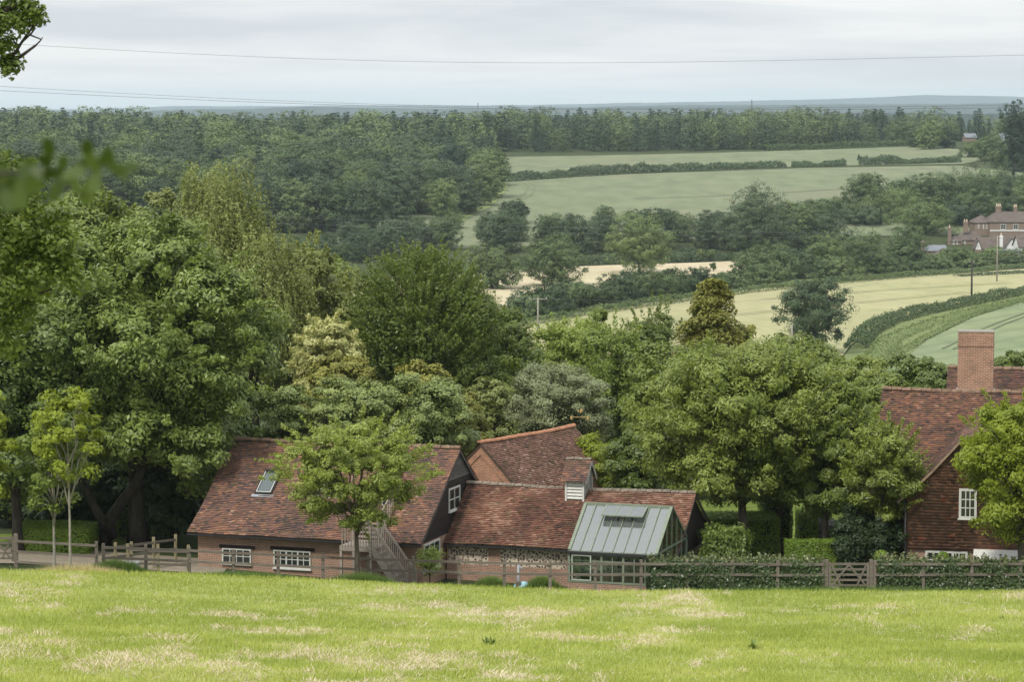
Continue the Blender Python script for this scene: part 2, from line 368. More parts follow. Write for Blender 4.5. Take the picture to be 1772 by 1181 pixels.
# foreground hay field
def haymask(x, y):
    a = fbm(x * .33 + 5, y * .30 + 3, 11, 5); b = fbm(x * 1.9, y * 1.1, 31, 4)
    c = fbm(x * .9 + 40, y * .45, 51, 3)
    g = fbm(x * .09 + 7, y * .07 + 2, 61, 2)
    return np.clip((a * .42 + b * .33 + c * .25 + (g - .5) * .22 - .545) * 10, 0, 1)
def field_sheet():
    ys = np.arange(30, 107.2, .33); cs = np.linspace(-1, 1, 170)
    Xg = cs[None, :] * (12 + .25 * ys[:, None]); Yg = np.repeat(ys[:, None], len(cs), 1)
    Z = gz(Xg, Yg) + .03 + .05 * haymask(Xg, Yg) + .05 * fbm(Xg * .8, Yg * .8, 5)
    v = np.stack([Xg, Yg, Z], -1).reshape(-1, 3); n, k = Xg.shape
    a = (np.arange(n - 1)[:, None] * k + np.arange(k - 1)[None, :]).ravel(); f = np.stack([a, a + 1, a + k + 1, a + k], 1).ravel()
    me = np_mesh('field', v, f, 4, smooth=True)
    at_ = me.attributes.new('hay', 'FLOAT', 'POINT'); at_.data.foreach_set('value', haymask(Xg, Yg).ravel().astype(np.float32)); return me
mm = M('mown_field'); n_ = mm.noise(3, mm.obj(), 5, .65)
gcol = mm.ramp(n_, [(.3, (.19, .225, .055)), (.7, (.33, .35, .12))]); hcol = mm.ramp(mm.noise(9, mm.obj(), 4, .7), [(.3, (.30, .25, .15)), (.7, (.55, .48, .34))])
mm.col(mm.mix(mm.attr('hay'), gcol, hcol)).rough(.95)
tag(meshobj('field', field_sheet(), mm.m), kind='structure')
def blades(N, hay):
    Y = 46 + (rng.random(N) ** 1.15) * 61; X = (rng.random(N) * 2 - 1) * (3.5 + .21 * Y); h = haymask(X, Y)
    keep = (rng.random(N) < (h * .97 + .035)) if hay else (rng.random(N) > h * .55); X = X[keep]; Y = Y[keep]; h = h[keep]; n = len(X)
    Z = gz(X, Y) + .03 + .05 * h
    az = rng.random(n) * 6.283
    if hay: L = .08 + .17 * rng.random(n); lean = .75 + .25 * rng.random(n); w = .008 + .008 * rng.random(n); Z = Z + .07 * h * rng.random(n)
    else:
        tall = fbm(X * .5, Y * .5, 71, 3); L = (.06 + .12 * rng.random(n)) * (.55 + tall * .9); L = np.where(rng.random(n) < .01, L * 1.8, L); lean = .15 + .6 * rng.random(n); w = .010 + .012 * rng.random(n)
    d = np.stack([np.cos(az) * lean, np.sin(az) * lean, np.sqrt(np.clip(1.05 - lean ** 2, .02, 1))], 1) * L[:, None]
    s = np.stack([-np.sin(az + 1.57 * (rng.random(n) - .5) * 2), np.cos(az), np.zeros(n)], 1) * w[:, None]
    P = np.stack([X, Y, Z], 1); v = np.stack([P - s, P + s, P + d + s * .2], 1).reshape(-1, 3)
    if hay: t = rng.random(n)
    else: t = np.clip(fbm(X * .5, Y * .35, 91, 4) * 1.5 - .55 + fbm(X * .1, Y * .08, 95, 3) * .9 - .3 + (rng.random(n) - .5) * .6, 0, 1)
    return np_mesh('blades', v, np.arange(n * 3), 3, tint=t)
GRASS = foliage('grass_blades', (.18, .235, .042), (.36, .395, .10), .3, .2, .6, 0, (.50, .48, .21))
HAY = foliage('cut_hay', (.34, .28, .18), (.56, .49, .36), .2, .15, .7, 0, (.62, .56, .42))
tag(meshobj('grass', blades(680000, False), GRASS), 'short bright yellow green grass growing across the mown field', 'grass', kind='stuff')
tag(meshobj('hay', blades(370000, True), HAY), 'pale dry hay cuttings lying in patches on the mown field', 'hay', kind='stuff')
def weed(name, x, y, label, mat, n=26, L=.35, w=.03):
    X, Y = gpx(x, y, 40, 106); mb = MB()
    for k in range(n):
        a = random.random() * 6.28; le = random.uniform(.3, .9); l = L * random.uniform(.6, 1); d = Vector((math.cos(a) * le, math.sin(a) * le, math.sqrt(1 - le * le))) * l; s = Vector((-math.sin(a), math.cos(a), 0)) * w
        b = Vector((random.uniform(-.1, .1), random.uniform(-.1, .1), 0)); mb.face([b - s * .4, b + s * .4, b + d * .6 + s, b + d, b + d * .6 - s])
    o = mb.build(name, mat); o.location = (X, Y, gzf(X, Y) + .04); tag(o, label, 'weed', 'weeds standing in the mown field')
WEEDM = foliage('weed_leaf', (.05, .075, .018), (.11, .15, .035), .2)
weed('weed', 848, 1122, 'dark spiky weed clump beside a hay heap in the middle of the mown field', WEEDM)
weed('weed', 1300, 1128, 'low broad leaved weed right of centre in the mown field', WEEDM, 14, .4, .05)
weed('weed', 1732, 1076, 'small dark weed near the right edge of the mown field', WEEDM, 12, .22, .03)
weed('weed', 1352, 1098, 'bright green tuft in the centre right of the mown field', GRASS, 60, .25, .015)

def poly_sheet(name, pxs, mat, lift=.12, step=12, d0=300, d1=3000, world=None):
    pts = world or [gpx(x, y, d0, d1) for x, y in pxs]
    bd = []
    for i, (a, b) in enumerate(zip(pts, pts[1:] + pts[:1])):
        n = max(1, int(math.dist(a, b) / step)); bd += [(a[0] + (b[0] - a[0]) * k / n, a[1] + (b[1] - a[1]) * k / n) for k in range(n)]
    xs = [p[0] for p in bd]; ys = [p[1] for p in bd]
    inner = [(x, y) for x in np.arange(min(xs) + step / 2, max(xs), step) for y in np.arange(min(ys) + step / 2, max(ys), step)]
    def inside(p):
        c = False; j = len(bd) - 1
        for i in range(len(bd)):
            if (bd[i][1] > p[1]) != (bd[j][1] > p[1]) and p[0] < (bd[j][0] - bd[i][0]) * (p[1] - bd[i][1]) / (bd[j][1] - bd[i][1]) + bd[i][0]: c = not c
            j = i
        return c
    inner = [p for p in inner if inside(p)]
    V = [Vector(p) for p in bd + inner]; E = [(i, (i + 1) % len(bd)) for i in range(len(bd))]
    v, e_, f, *_ = delaunay_2d_cdt(V, E, [], 1, 1e-4)
    me = bpy.data.meshes.new(name); me.from_pydata([(p.x, p.y, gzf(p.x, p.y) + lift) for p in v], [], [list(q) for q in f]); me.update()
    me.polygons.foreach_set('use_smooth', [True] * len(me.polygons)); me.update()
    o = meshobj(name, me, mat); tag(o, kind='structure')
    if sum(p.normal.z for p in me.polygons) < 0: me.flip_normals()
    return o
STUBBLE = terrain_mat('stubble', [(.35, (.40, .33, .22)), (.65, (.48, .425, .29))], .25, .02, (.38, .35, .2), (1, .3, 1), .3, rows=.35, rowcol=(.33, .27, .17))
HAYF = terrain_mat('hayfield', [(.35, (.26, .265, .135)), (.65, (.345, .33, .18))], .2, .015, (.33, .29, .17), (1, .35, 1), -.3, rows=.09, rowcol=(.27, .26, .13))
CROP = terrain_mat('young_crop', [(.35, (.155, .19, .10)), (.65, (.20, .235, .13))], .2, .02, (.21, .24, .12), (1, .4, 1), .5, rows=.045, rowcol=(.12, .16, .085))
PAST = terrain_mat('upper_crop', [(.35, (.125, .15, .085)), (.65, (.175, .195, .112))], .35, .012, (.175, .175, .11), (.35, .12, 1), .1)
PASTE = terrain_mat('field_margin', [(.35, (.15, .19, .07)), (.65, (.21, .25, .10))], .1, .02)
VERGE = terrain_mat('rough_verge', [(.3, (.09, .13, .045)), (.7, (.20, .22, .09))], .5, .1, (.15, .17, .06))
poly_sheet('field', [(560, 500), (700, 478), (800, 476), (900, 466), (1050, 460), (1200, 456), (1285, 452), (1300, 470), (1220, 490), (1000, 520), (840, 540), (560, 560)], STUBBLE)
poly_sheet('field', [(860, 566), (1000, 543), (1300, 502), (1420, 492), (1600, 478), (1772, 466), (1900, 460), (1900, 478), (1772, 504), (1620, 534), (1520, 562), (1470, 600), (1440, 640), (760, 640), (760, 590)], HAYF, step=8)
poly_sheet('field', [(1530, 640), (1600, 592), (1680, 552), (1772, 522), (1900, 490), (1900, 660), (1560, 680)], CROP, step=8, d0=260)
poly_sheet('field', [(1440, 640), (1475, 600), (1525, 562), (1625, 536), (1772, 505), (1900, 480), (1900, 490), (1772, 521), (1680, 551), (1600, 590), (1520, 648)], VERGE, step=6, lift=.16, d0=260)
poly_sheet('field', [(560, 424), (872, 322), (875, 306), (1150, 300), (1380, 292), (1660, 287), (1680, 290), (1772, 300), (1900, 310), (1900, 400), (1300, 415), (560, 440)], PAST, step=15)
poly_sheet('field', [(872, 302), (872, 272), (1100, 268), (1330, 262), (1580, 254), (1690, 262), (1715, 275), (1665, 284), (1380, 289), (1150, 296)], PAST, step=15)
poly_sheet('grass_margin', [(760, 372), (840, 352), (862, 324), (880, 318), (874, 335), (850, 360), (800, 385)], PASTE, lift=.3, step=10)
poly_sheet('grass_margin', [(1240, 474), (1400, 474), (1450, 460), (1560, 455), (1560, 470), (1420, 486), (1290, 498)], PASTE, lift=.2, step=8)
TRACK = terrain_mat('wheel_track_soil', [(.3, (.12, .145, .08)), (.7, (.16, .185, .105))], 1, .2)
TRACKH = terrain_mat('hay_track', [(.3, (.27, .26, .13)), (.7, (.36, .33, .18))], 1, .2)
def track(pxs, d0, w=.55, gap=1.9, n_=2, mat=None):
    P = [Vector(gpx(x, y, d0)) for x, y in pxs]
    for k in range(n_):
        L_, R_ = [], []
        for i, p in enumerate(P):
            t = (P[min(i + 1, len(P) - 1)] - P[max(i - 1, 0)]).normalized(); nn = Vector((-t.y, t.x)); c = p + nn * gap * k; L_.append(tuple(c + nn * w / 2)); R_.append(tuple(c - nn * w / 2))
        me = bpy.data.meshes.new('wheel_track'); v = []; f = []
        pts = []
        for (a, b), (c, e) in zip(zip(L_, L_[1:]), zip(R_, R_[1:])):
            for q in range(12): u = q / 12; pts.append(((a[0] + (b[0] - a[0]) * u, a[1] + (b[1] - a[1]) * u), (c[0] + (e[0] - c[0]) * u, c[1] + (e[1] - c[1]) * u)))
        for l, r in pts: v += [(l[0], l[1], gzf(*l) + .24), (r[0], r[1], gzf(*r) + .24)]
        f = [[2 * i, 2 * i + 1, 2 * i + 3, 2 * i + 2] for i in range(len(pts) - 1)]; me.from_pydata(v, [], f); me.update(); tag(meshobj('wheel_track', me, mat or TRACK), kind='structure')
track([(1650, 606), (1700, 580), (1740, 562), (1800, 540)], 260)
track([(884, 352), (908, 345), (922, 334), (926, 322), (915, 316)], 500, .9, 2.4); track([(1100, 346), (1300, 338), (1500, 326), (1650, 312)], 500, .6, 2.2); track([(900, 300), (1150, 286), (1400, 276), (1640, 268)], 900, .7, 2.4)
track([(1000, 585), (1200, 556), (1450, 530), (1700, 506)], 300, .4, 2.0, 2, TRACKH); track([(1330, 520), (1550, 503), (1772, 490)], 400, .4, 2.0, 2, TRACKH)
# gravel drive and lawns of the garden
GRAV = terrain_mat('gravel', [(.3, (.17, .145, .105)), (.7, (.27, .235, .18))], 3, .3)
LAWN = terrain_mat('garden_lawn', [(.3, (.08, .115, .024)), (.7, (.15, .19, .04))], 2, .3)
def strip(name, world, mat, lift): poly_sheet(name, None, mat, lift, 2.0, world=world)
strip('drive', [(-32, 116.5), (-24, 117.5), (-16, 117), (-12, 116.5), (-12, 121), (-20, 122.5), (-32, 122)], GRAV, .03)
strip('lawn', [(-34, 124), (-17, 124), (-17, 127), (-34, 127)], LAWN, .03)
strip('lawn', [(9.5, 122), (15.5, 121), (18, 165), (9.5, 165)], LAWN, .03)
strip('path', [(11.2, 112.6), (13.4, 112.6), (13.6, 121), (11.6, 121)], GRAV, .04)

# ------------------------------------------------------------------ leaves and trees
def unit(n):
    v = rng.normal(size=(n, 3)); return v / np.linalg.norm(v, axis=1)[:, None]
def norm(v): return v / np.maximum(np.linalg.norm(v, axis=1)[:, None], 1e-6)
def leaf_mesh(name, P, N, size, aspect, tint, droop=0):
    n = len(P); t = unit(n); t[:, 2] -= droop; N = norm(N); t = norm(t - N * (t * N).sum(1)[:, None]); b = np.cross(N, t)
    l = size[:, None] / 2; w = l * aspect
    v = np.stack([P - t * l, P + b * w - N * l * .12 - t * l * .1, P + t * l - N * l * .25, P - b * w - N * l * .12 - t * l * .1], 1).reshape(-1, 3)
    return np_mesh(name, v, np.arange(n * 4), 4, tint=tint)
def lobes_round(W_, H, cb, K, flat=1.0, seed=0, lobe=.3, topheavy=.0):
    """lobes of a broad crown: centre, radius (3)"""
    r = np.random.default_rng(seed); out_ = []; hc = H * (1 - cb) / 2; zc = H * cb + hc
    for k in range(K):
        # spiral over an ellipsoid
        zz = 1 - 2 * (k + .5) / K; a = k * 2.399963 + r.random() * .8; rr = math.sqrt(max(0, 1 - zz * zz)); q = r.uniform(.52, .72)
        s = lobe * W_ * r.uniform(.72, 1.18)
        if zz < -.5: s *= .8
        out_.append(((rr * math.cos(a) * q * W_ / 2 * (1 + topheavy * zz), rr * math.sin(a) * q * W_ / 2 * (1 + topheavy * zz), zc + zz * hc * r.uniform(.62, .8) * flat), (s, s, s * min(1.0, hc * 2 / W_ * .9 + .1) * .85)))
    out_.append(((0, 0, zc), (W_ * .3, W_ * .3, hc * .6)))
    return out_
def lobes_leaves(lobes, n, leaf, clump, rs, upb=.35, inner=.1, shell=.22, gap=.35, under=-.45, coh=.45, tv=.5):
    P = []; N_ = []; T = []; vol = np.array([l[1][0] * l[1][2] for l in lobes]); vol = vol / vol.sum()
    for (c, r), w in zip(lobes, vol):
        m = int(n * w); c = np.array(c); r = np.array(r)
        nc = max(6, int(4.2 * (r[0] * r[2]) / clump ** 2 * (1 - gap))); d = unit(nc); d[:, 2] = np.where(d[:, 2] < under, -d[:, 2], d[:, 2]); d = norm(d)
        cc = c + d * r * (1 - shell * rs.random((nc, 1))); cr = clump * (.6 + .8 * rs.random(nc)); ct = rs.random(nc)
        idx = rs.integers(0, nc, m); e_ = unit(m); e_[:, 2] = np.where(rs.random(m) < .3, np.abs(e_[:, 2]), e_[:, 2])
        rad = (rs.random(m) ** .45)[:, None] * cr[idx][:, None] * np.array([1, 1, .7]); p = cc[idx] + e_ * rad
        ni = int(m * inner); p[:ni] = c + unit(ni) * r * (rs.random((ni, 1)) ** .5) * .85
        P.append(p); N_.append(e_ * .5 + d[idx] * .55 + np.array([0, 0, upb]) + unit(m) * coh); T.append(np.clip(.12 + .35 * ct[idx] + .25 * (1 - tv * 2) + tv * rs.random(m), 0, 1))
    return np.concatenate(P), np.concatenate(N_), np.concatenate(T)
def shoots(n, base_c, W_, H, cb, L, rs, per=60, rad=.16, up=.6, lowz=None):
    P = []; N_ = []; T = []; hc = H * (1 - cb) / 2; zc = H * cb + hc
    for k in range(n):
        d = unit(1)[0]; d[2] = abs(d[2]) if rs.random() < .8 else d[2] * .5; d /= np.linalg.norm(d)
        s = np.array([0, 0, zc]) + d * np.array([W_ / 2, W_ / 2, hc]) * rs.uniform(.68, .92)
        dd = d * np.array([1, 1, .5]) + np.array([0, 0, up]); dd /= np.linalg.norm(dd); l = L * rs.uniform(.6, 1.2); t = rs.random(per)
        q = s + dd * (t[:, None] * l) + np.array([0, 0, -1]) * (t[:, None] ** 2) * l * .12 * rs.random() + unit(per) * rad * (1.1 - t[:, None] * .7)
        P.append(q); N_.append(unit(per) * .7 + np.array([0, 0, .6])); T.append(np.clip(.35 + .5 * rs.random(per) + .1 * rs.random(), 0, 1))
    return np.concatenate(P), np.concatenate(N_), np.concatenate(T)
def limbs(mb, base, H, W_, cb, r0, targets, rs, sides=7, lean=(0, 0), fork=None):
    """tapered trunk with limbs curving to the lobes"""
    zt = H * (cb + (1 - cb) * .55); pts = []; rad = []
    for k in range(8):
        t = k / 7; pts.append(Vector((lean[0] * t + .06 * W_ * .2 * math.sin(3 * t + r0 * 9), lean[1] * t, zt * t))); rad.append(r0 * (1.35 - .35 * min(1, t * 8)) * (1 - .75 * t))
    mb.tube(pts, rad, sides)
    for c, r in targets:
        c = Vector(c); t0 = rs.uniform(.38, .8) * min(1, cb / .25 * .5 + .5); i = min(6, int(t0 * 7)); p0 = pts[i].lerp(pts[i + 1], t0 * 7 - i); r1 = r0 * (1 - .75 * t0) * .55
        q = [p0]; 
        for k in range(1, 6):
            t = k / 5; p = p0.lerp(c, t); p.z += math.sin(t * math.pi) * .05 * H * (1 if c.z > p0.z else -.2); p += Vector(rs.normal(size=3)) * .012 * H * (1 if k < 5 else 0); q.append(p)
        mb.tube(q, [r1 * (1 - .85 * k / 5) + .012 for k in range(6)], 5)
        for k in range(3):
            s = q[3 + k % 2]; e_ = c + Vector(rs.normal(size=3)).normalized() * r[0] * .9; mb.tube([s, s.lerp(e_, .5) + Vector((0, 0, .1)), e_], [r1 * .3, r1 * .2, .012], 4)
def conifer_leaves(W_, H, cb, n, rs, levels=22, droop=.25, ragged=.25):
    P = []; N_ = []; T = []
    for k in range(levels):
        t = k / levels; z = H * (cb + (1 - cb) * t); rr = W_ / 2 * (1 - t) ** .75 * 1.1 + .05 * W_; nb = max(5, int(12 * (1 - t) + 5)); m = max(10, int(n / levels / nb * (1.6 - 1.2 * t)))
        for j in range(nb):
            a = rs.random() * 6.283; L = rr * rs.uniform(1 - ragged, 1.05); s = rs.random(m) ** .7; w = .16 * rr * (1.1 - s * .6) + .04 * W_
            c = rs.random()
            q = np.stack([np.cos(a) * s * L, np.sin(a) * s * L, z - droop * s * s * L + np.zeros(m)], 1) + unit(m) * (w[:, None]) * np.array([1, 1, .8]); P.append(q)
            N_.append(np.array([math.cos(a) * .3, math.sin(a) * .3, .8]) + unit(m) * .6); T.append(np.clip(.15 + .4 * c + .45 * rs.random(m), 0, 1))
    return np.concatenate(P), np.concatenate(N_), np.concatenate(T)
def weeping_leaves(W_, H, cb, n, rs, L=2.2):
    ns = n // 26; P = []; N_ = []; T = []; d = unit(ns); d[:, 2] = np.where(d[:, 2] < -.2, -d[:, 2], d[:, 2]); hc = H * (1 - cb) / 2; zc = H * cb + hc
    lump = 1 + .18 * np.sin(d[:, 0] * 7 + d[:, 2] * 5) * np.cos(d[:, 1] * 6)
    s = d * np.array([W_ / 2, W_ / 2, hc]) * (lump * (.55 + .45 * rs.random(ns) ** .5))[:, None] + np.array([0, 0, zc]); ll = L * (.4 + rs.random(ns)); tt = rs.random(ns)
    k = rs.integers(0, ns, n); u = rs.random(n); p = s[k] + np.stack([d[k, 0] * .25 * np.sin(u * 2) * ll[k], d[k, 1] * .25 * np.sin(u * 2) * ll[k], -u * ll[k]], 1) + unit(n) * .09
    return p, unit(n) * .6 + d[k] * .6 + np.array([0, 0, .15]), np.clip(.15 + .4 * tt[k] + .45 * rs.random(n), 0, 1)

TREES = {}
def tree(name, label, x, ytop, wpx, d, kind, mat, bark=None, n=30000, leaf=.2, cb=.2, cat='tree', K=14, clump=None, r0=None, ybase=None, seed=1, aspect=.5, group=None, extra=None, lobe=.3, th=0., zb=None, lean=(0, 0), upb=.35, depth=None, gap=.35, inner=.1, under=-.45, coh=.45, tv=.5):
    X = (x - CX) / F * d; zg = gzf(X, d) if zb is None else zb; H = max(1.5, at(x, ytop, d).z - zg); Wm = wpx / F * d
    rs = np.random.default_rng(seed); global rng; rng = rs
    root = empty(name, (X, d, zg), 0, label, cat, group); mb = MB()
    r0 = r0 or .022 * H + .06
    if d < 170 and leaf > .13 and kind in ('round', 'shoots'): n = int(n * 1.12)
    clump = clump or max(.35, Wm * .075)
    if kind == 'round':
        lb = lobes_round(Wm, H, cb, K, 1., seed, lobe, th)
        if depth: lb = [((c[0], c[1] * depth, c[2]), (r[0], r[1] * depth, r[2])) for c, r in lb]
        P, N_, T = lobes_leaves(lb, n, leaf, clump, rs, upb, gap=gap, inner=inner, under=under, coh=coh, tv=tv); limbs(mb, None, H, Wm, cb, r0, lb[:-1][::1 if K < 16 else 2], rs, lean=lean)
    elif kind == 'conifer':
        P, N_, T = conifer_leaves(Wm, H, cb, n, rs); mb.tube([(0, 0, 0), (0, 0, H * .5), (0, 0, H * .95)], [r0, r0 * .6, .03], 7)
    elif kind == 'weeping':
        P, N_, T = weeping_leaves(Wm, H, cb, n, rs); lb = lobes_round(Wm * .8, H, cb, 9, 1., seed); limbs(mb, None, H, Wm, cb, r0, lb[:-1], rs)
    elif kind == 'shoots':
        lb = lobes_round(Wm * .9, H * .96, cb, K, 1., seed, lobe); P, N_, T = lobes_leaves(lb, n // 2, leaf, clump, rs, upb, gap=.1)
        P2, N2, T2 = shoots(n // 2 // 55, None, Wm, H, cb, Wm * .17, rs, 55, .13, .75); P = np.concatenate([P, P2]); N_ = np.concatenate([N_, N2]); T = np.concatenate([T, T2]); limbs(mb, None, H, Wm, cb, r0, lb[:-1], rs)
    if extra:
        P2, N2, T2 = extra(Wm, H, rs); P = np.concatenate([P, P2]); N_ = np.concatenate([N_, N2]); T = np.concatenate([T, T2])
    k = P[:, 2] > .08; P, N_, T = P[k], N_[k], T[k]
    sz = leaf * (.65 + .7 * rs.random(len(P)))
    if kind == 'round' and inner: sz = sz
    me = leaf_mesh('crown', P, N_, sz, aspect, T, .3 if kind != 'weeping' else .9)
    if bark is not False: mb.build('trunk', bark or BARK, root, smooth=True)
    meshobj('crown' if cat == 'tree' else 'foliage', me, mat, root)
    return root

# leaf materials
L_DEEP = foliage('leaf_deep', (.034, .052, .010), (.092, .122, .024), .25, .45, .45)
L_MID = foliage('leaf_mid', (.046, .068, .011), (.135, .168, .032), .3, .4, .45)
L_BRIGHT = foliage('leaf_bright', (.072, .100, .018), (.17, .215, .045), .35, .35, .5)
L_YOUNG = foliage('leaf_young', (.07, .095, .016), (.18, .215, .045), .35, .35, .5)
L_LIME = foliage('leaf_lime', (.12, .155, .012), (.28, .33, .04), .4, .3, .5, .1)
L_OLIVE = foliage('leaf_olive', (.058, .072, .016), (.155, .175, .05), .25, .35, .5, .1)
L_GREY = foliage('leaf_grey', (.052, .072, .018), (.155, .19, .058), .2, .35, .5, .1)
L_SILV = foliage('leaf_silver', (.06, .075, .03), (.19, .21, .11), .2, .35, .5, .1)
L_GOLD = foliage('leaf_gold', (.045, .054, .008), (.18, .18, .038), .2, .3, .6, .1)
L_CREAM = foliage('leaf_cream', (.19, .22, .08), (.46, .46, .2), .3, .3, .5, .1, (.62, .56, .26))
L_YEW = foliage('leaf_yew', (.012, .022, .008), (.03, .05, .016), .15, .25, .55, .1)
L_HEDGE = foliage('leaf_hedge', (.02, .035, .012), (.06, .09, .028), .2, .5, .4, .1, (.36, .35, .17))
L_BOX = foliage('leaf_box', (.05, .085, .01), (.13, .19, .025), .25, .3, .5, .1)
L_FAR = foliage('leaf_far', (.030, .048, .018), (.075, .108, .036), .1, .25, .6, .32)
L_FARC = foliage('leaf_far_conifer', (.018, .034, .022), (.042, .07, .038), .15, .2, .6, .2)
L_FARD = foliage('leaf_far_dark', (.020, .034, .018), (.05, .074, .032), .1, .2, .6, .2)
L_FARL = foliage('leaf_far_light', (.038, .062, .022), (.10, .135, .045), .12, .2, .6, .2)

# ------------------------------------------------------------------ roofs, windows, cladding
def tiles(name, prof, x0, x1, mat, parent, pitch=.115, tw=.17, xf=None, xr=None, sag=.035, seed=0, lift=.06, patch=.3):
    """courses of separate tiles on a slope; prof = [(y, z)] from eave to ridge; xr(t) -> x range at slope fraction t"""
    r = np.random.default_rng(seed); pr = np.array(prof, float); seg = np.linalg.norm(np.diff(pr, axis=0), axis=1); S = np.concatenate([[0], np.cumsum(seg)]); T_ = S[-1]
    def pt(s): return np.stack([np.interp(s, S, pr[:, 0]), np.interp(s, S, pr[:, 1])], -1)
    A = []; tint = []
    nc = int(T_ / pitch) + 1
    for c in range(nc):
        s0 = c * pitch; a, b = xr(min(1, s0 / T_)) if xr else (x0, x1); n = max(1, int(round((b - a) / tw))); w = (b - a) / n
        off = (c % 2) * w * .5; xa = a + np.arange(-1 if off else 0, n) * w + off; xb = np.minimum(xa + w - .004, b); xa = np.maximum(xa, a); k = xb - xa > .01; xa = xa[k]; xb = xb[k]; m = len(xa)
        sl = s0 + r.normal(0, .006, m); sl[sl < -.01] = -.01; su = np.minimum(sl + pitch * 1.5, T_)
        pl = pt(np.maximum(sl, 0)); pu = pt(su); d = pu - pl; d /= np.maximum(np.linalg.norm(d, axis=1)[:, None], 1e-5); nn = np.stack([-d[:, 1], d[:, 0]], 1); nn *= np.sign(nn[:, 1:2] + 1e-9)
        sg = sag * (fbm((xa + xb) * .35, np.full(m, s0 * .5), seed + 3, 3) - .5) * 2
        l1 = lift + r.normal(0, .005, m) + sg; l2 = l1 + r.normal(0, .004, m); lu = .004 + sg
        def P(x, p, l): return np.stack([x, p[:, 0] + nn[:, 0] * l, p[:, 1] + nn[:, 1] * l], 1)
        q = [P(xa, pl, l1), P(xb, pl, l2), P(xb, pu, lu), P(xa, pu, lu), P(xa, pl, l1 - .014), P(xb, pl, l2 - .014)]
        A.append(np.stack(q, 1)); ft = np.clip(fbm((xa + xb) * .3, np.full(m, s0 * .6), seed + 9, 3) * patch * 2 + (.5 - patch) + r.normal(0, .2, m), 0, 1); tint.append(ft)
    A = np.concatenate(A); t = np.concatenate(tint); n = len(A); v = A.reshape(-1, 3)
    if xf is not None: v = xf(v)
    b = np.arange(n)[:, None] * 6; f = np.concatenate([b + np.array([[0, 1, 2, 3]]), b + np.array([[4, 5, 1, 0]])], 1).ravel()
    me = np_mesh(name, v, f, 4, tint=np.repeat(t, 2)); return meshobj(name, me, mat, parent)
def ridge_run(name, a, b, mat, parent, seg=.42, rad=.13, xf=None):
    mb = MB(); a = Vector(a) + Vector((0, 0, .03)); b = Vector(b) + Vector((0, 0, .03)); n = max(1, int((b - a).length / seg)); d = (b - a) / n; u = d.normalized(); s = u.cross(Vector((0, 0, 1))).normalized(); w = Vector((0, 0, 1))
    ph = random.random() * 6; sg = lambda t: -.07 * math.sin(math.pi * t) * min(1, n / 16) + .018 * math.sin(t * 9 + ph)
    for i in range(n):
        j = random.uniform(-.008, .012); p = a + d * i + w * (j + sg(i / n)); q = a + d * (i + .94) + w * (j + .01 + sg((i + 1) / n)); r = rad * random.uniform(.96, 1.05); t = random.random()
        ring = [(math.cos(x) * r, math.sin(x) * r * .85 - .03) for x in np.linspace(0, math.pi, 7)]
        for k in range(6):
            (c0, e0), (c1, e1) = ring[k], ring[k + 1]; mb.face([p + s * c0 + w * e0, q + s * c0 * 1.05 + w * e0 * 1.05, q + s * c1 * 1.05 + w * e1 * 1.05, p + s * c1 + w * e1], t)
        for e_, sc in ((p, 1), (q, 1.05)): mb.face([e_ + s * c * sc + w * z * sc for c, z in ring], t)
    return mb.build(name, mat, parent)
def frame_map(origin, across, outward):
    o = Vector(origin); a = Vector(across); n = Vector(outward); return lambda x, y, z: o + a * x + n * y + Vector((0, 0, z))
def window(parent, origin, across, outward, w, h, nx, ny, name='window', fr=.055, bar=.028, mull=(), mat=None, sill=True, glass=None, label=None):
    mp_ = frame_map(origin, across, outward); mb = MB()
    def bx(x0, x1, y0, y1, z0, z1): mb.hexa([mp_(x, y, z) for x, y, z in ((x0, y0, z0), (x1, y0, z0), (x1, y1, z0), (x0, y1, z0), (x0, y0, z1), (x1, y0, z1), (x1, y1, z1), (x0, y1, z1))])
    bx(0, fr, 0, .05, 0, h); bx(w - fr, w, 0, .05, 0, h); bx(fr, w - fr, 0, .05, 0, fr); bx(fr, w - fr, 0, .05, h - fr, h)
    iw = w - 2 * fr; ih = h - 2 * fr
    for i in range(1, nx):
        b = bar * (2.1 if i in mull else 1); x = fr + iw * i / nx; bx(x - b / 2, x + b / 2, .005, .045, fr, h - fr)
    for j in range(1, ny): z = fr + ih * j / ny; bx(fr, w - fr, .008, .042, z - bar / 2, z + bar / 2)
    if sill: bx(-.04, w + .04, 0, .09, -.05, -.002)
    o = mb.build(name, mat or WHITE, parent); 
    if label: o['label'] = label
    g = MB(); g.hexa([mp_(x, y, z) for x, y, z in ((fr, .004, fr), (w - fr, .004, fr), (w - fr, .02, fr), (fr, .02, fr), (fr, .004, h - fr), (w - fr, .004, h - fr), (w - fr, .02, h - fr), (fr, .02, h - fr))]); g.build('pane', glass or GLASSD, o)
    return o
def boards_gable(name, parent, x, prof, zb, mat, bh=.19, thick=.03):
    """horizontal weatherboards on a gable that faces +x; prof = [(y,z)] outline of the roof, front eave to back eave"""
    mb = MB(); ys = [p[0] for p in prof]; zs = [p[1] for p in prof]; top = max(zs); it = zs.index(top); z = zb
    def rng_at(z_):
        a = np.interp(z_, zs[:it + 1], ys[:it + 1]); b = np.interp(-z_, [-q for q in zs[it:]], ys[it:]); return a, b
    while z < top - .03:
        z1 = min(z + bh, top - .01); a0, b0 = rng_at(z); a1, b1 = rng_at(z1); j = random.uniform(-.004, .004)
        mb.hexa([(x + thick + .012 + j, a0, z), (x + thick + .012 + j, b0, z), (x, b0, z), (x, a0, z), (x + .012, a1, z1 + .012), (x + .012, b1, z1 + .012), (x, b1, z1 + .012), (x, a1, z1 + .012)]); z = z1
    return mb.build(name, mat, parent)
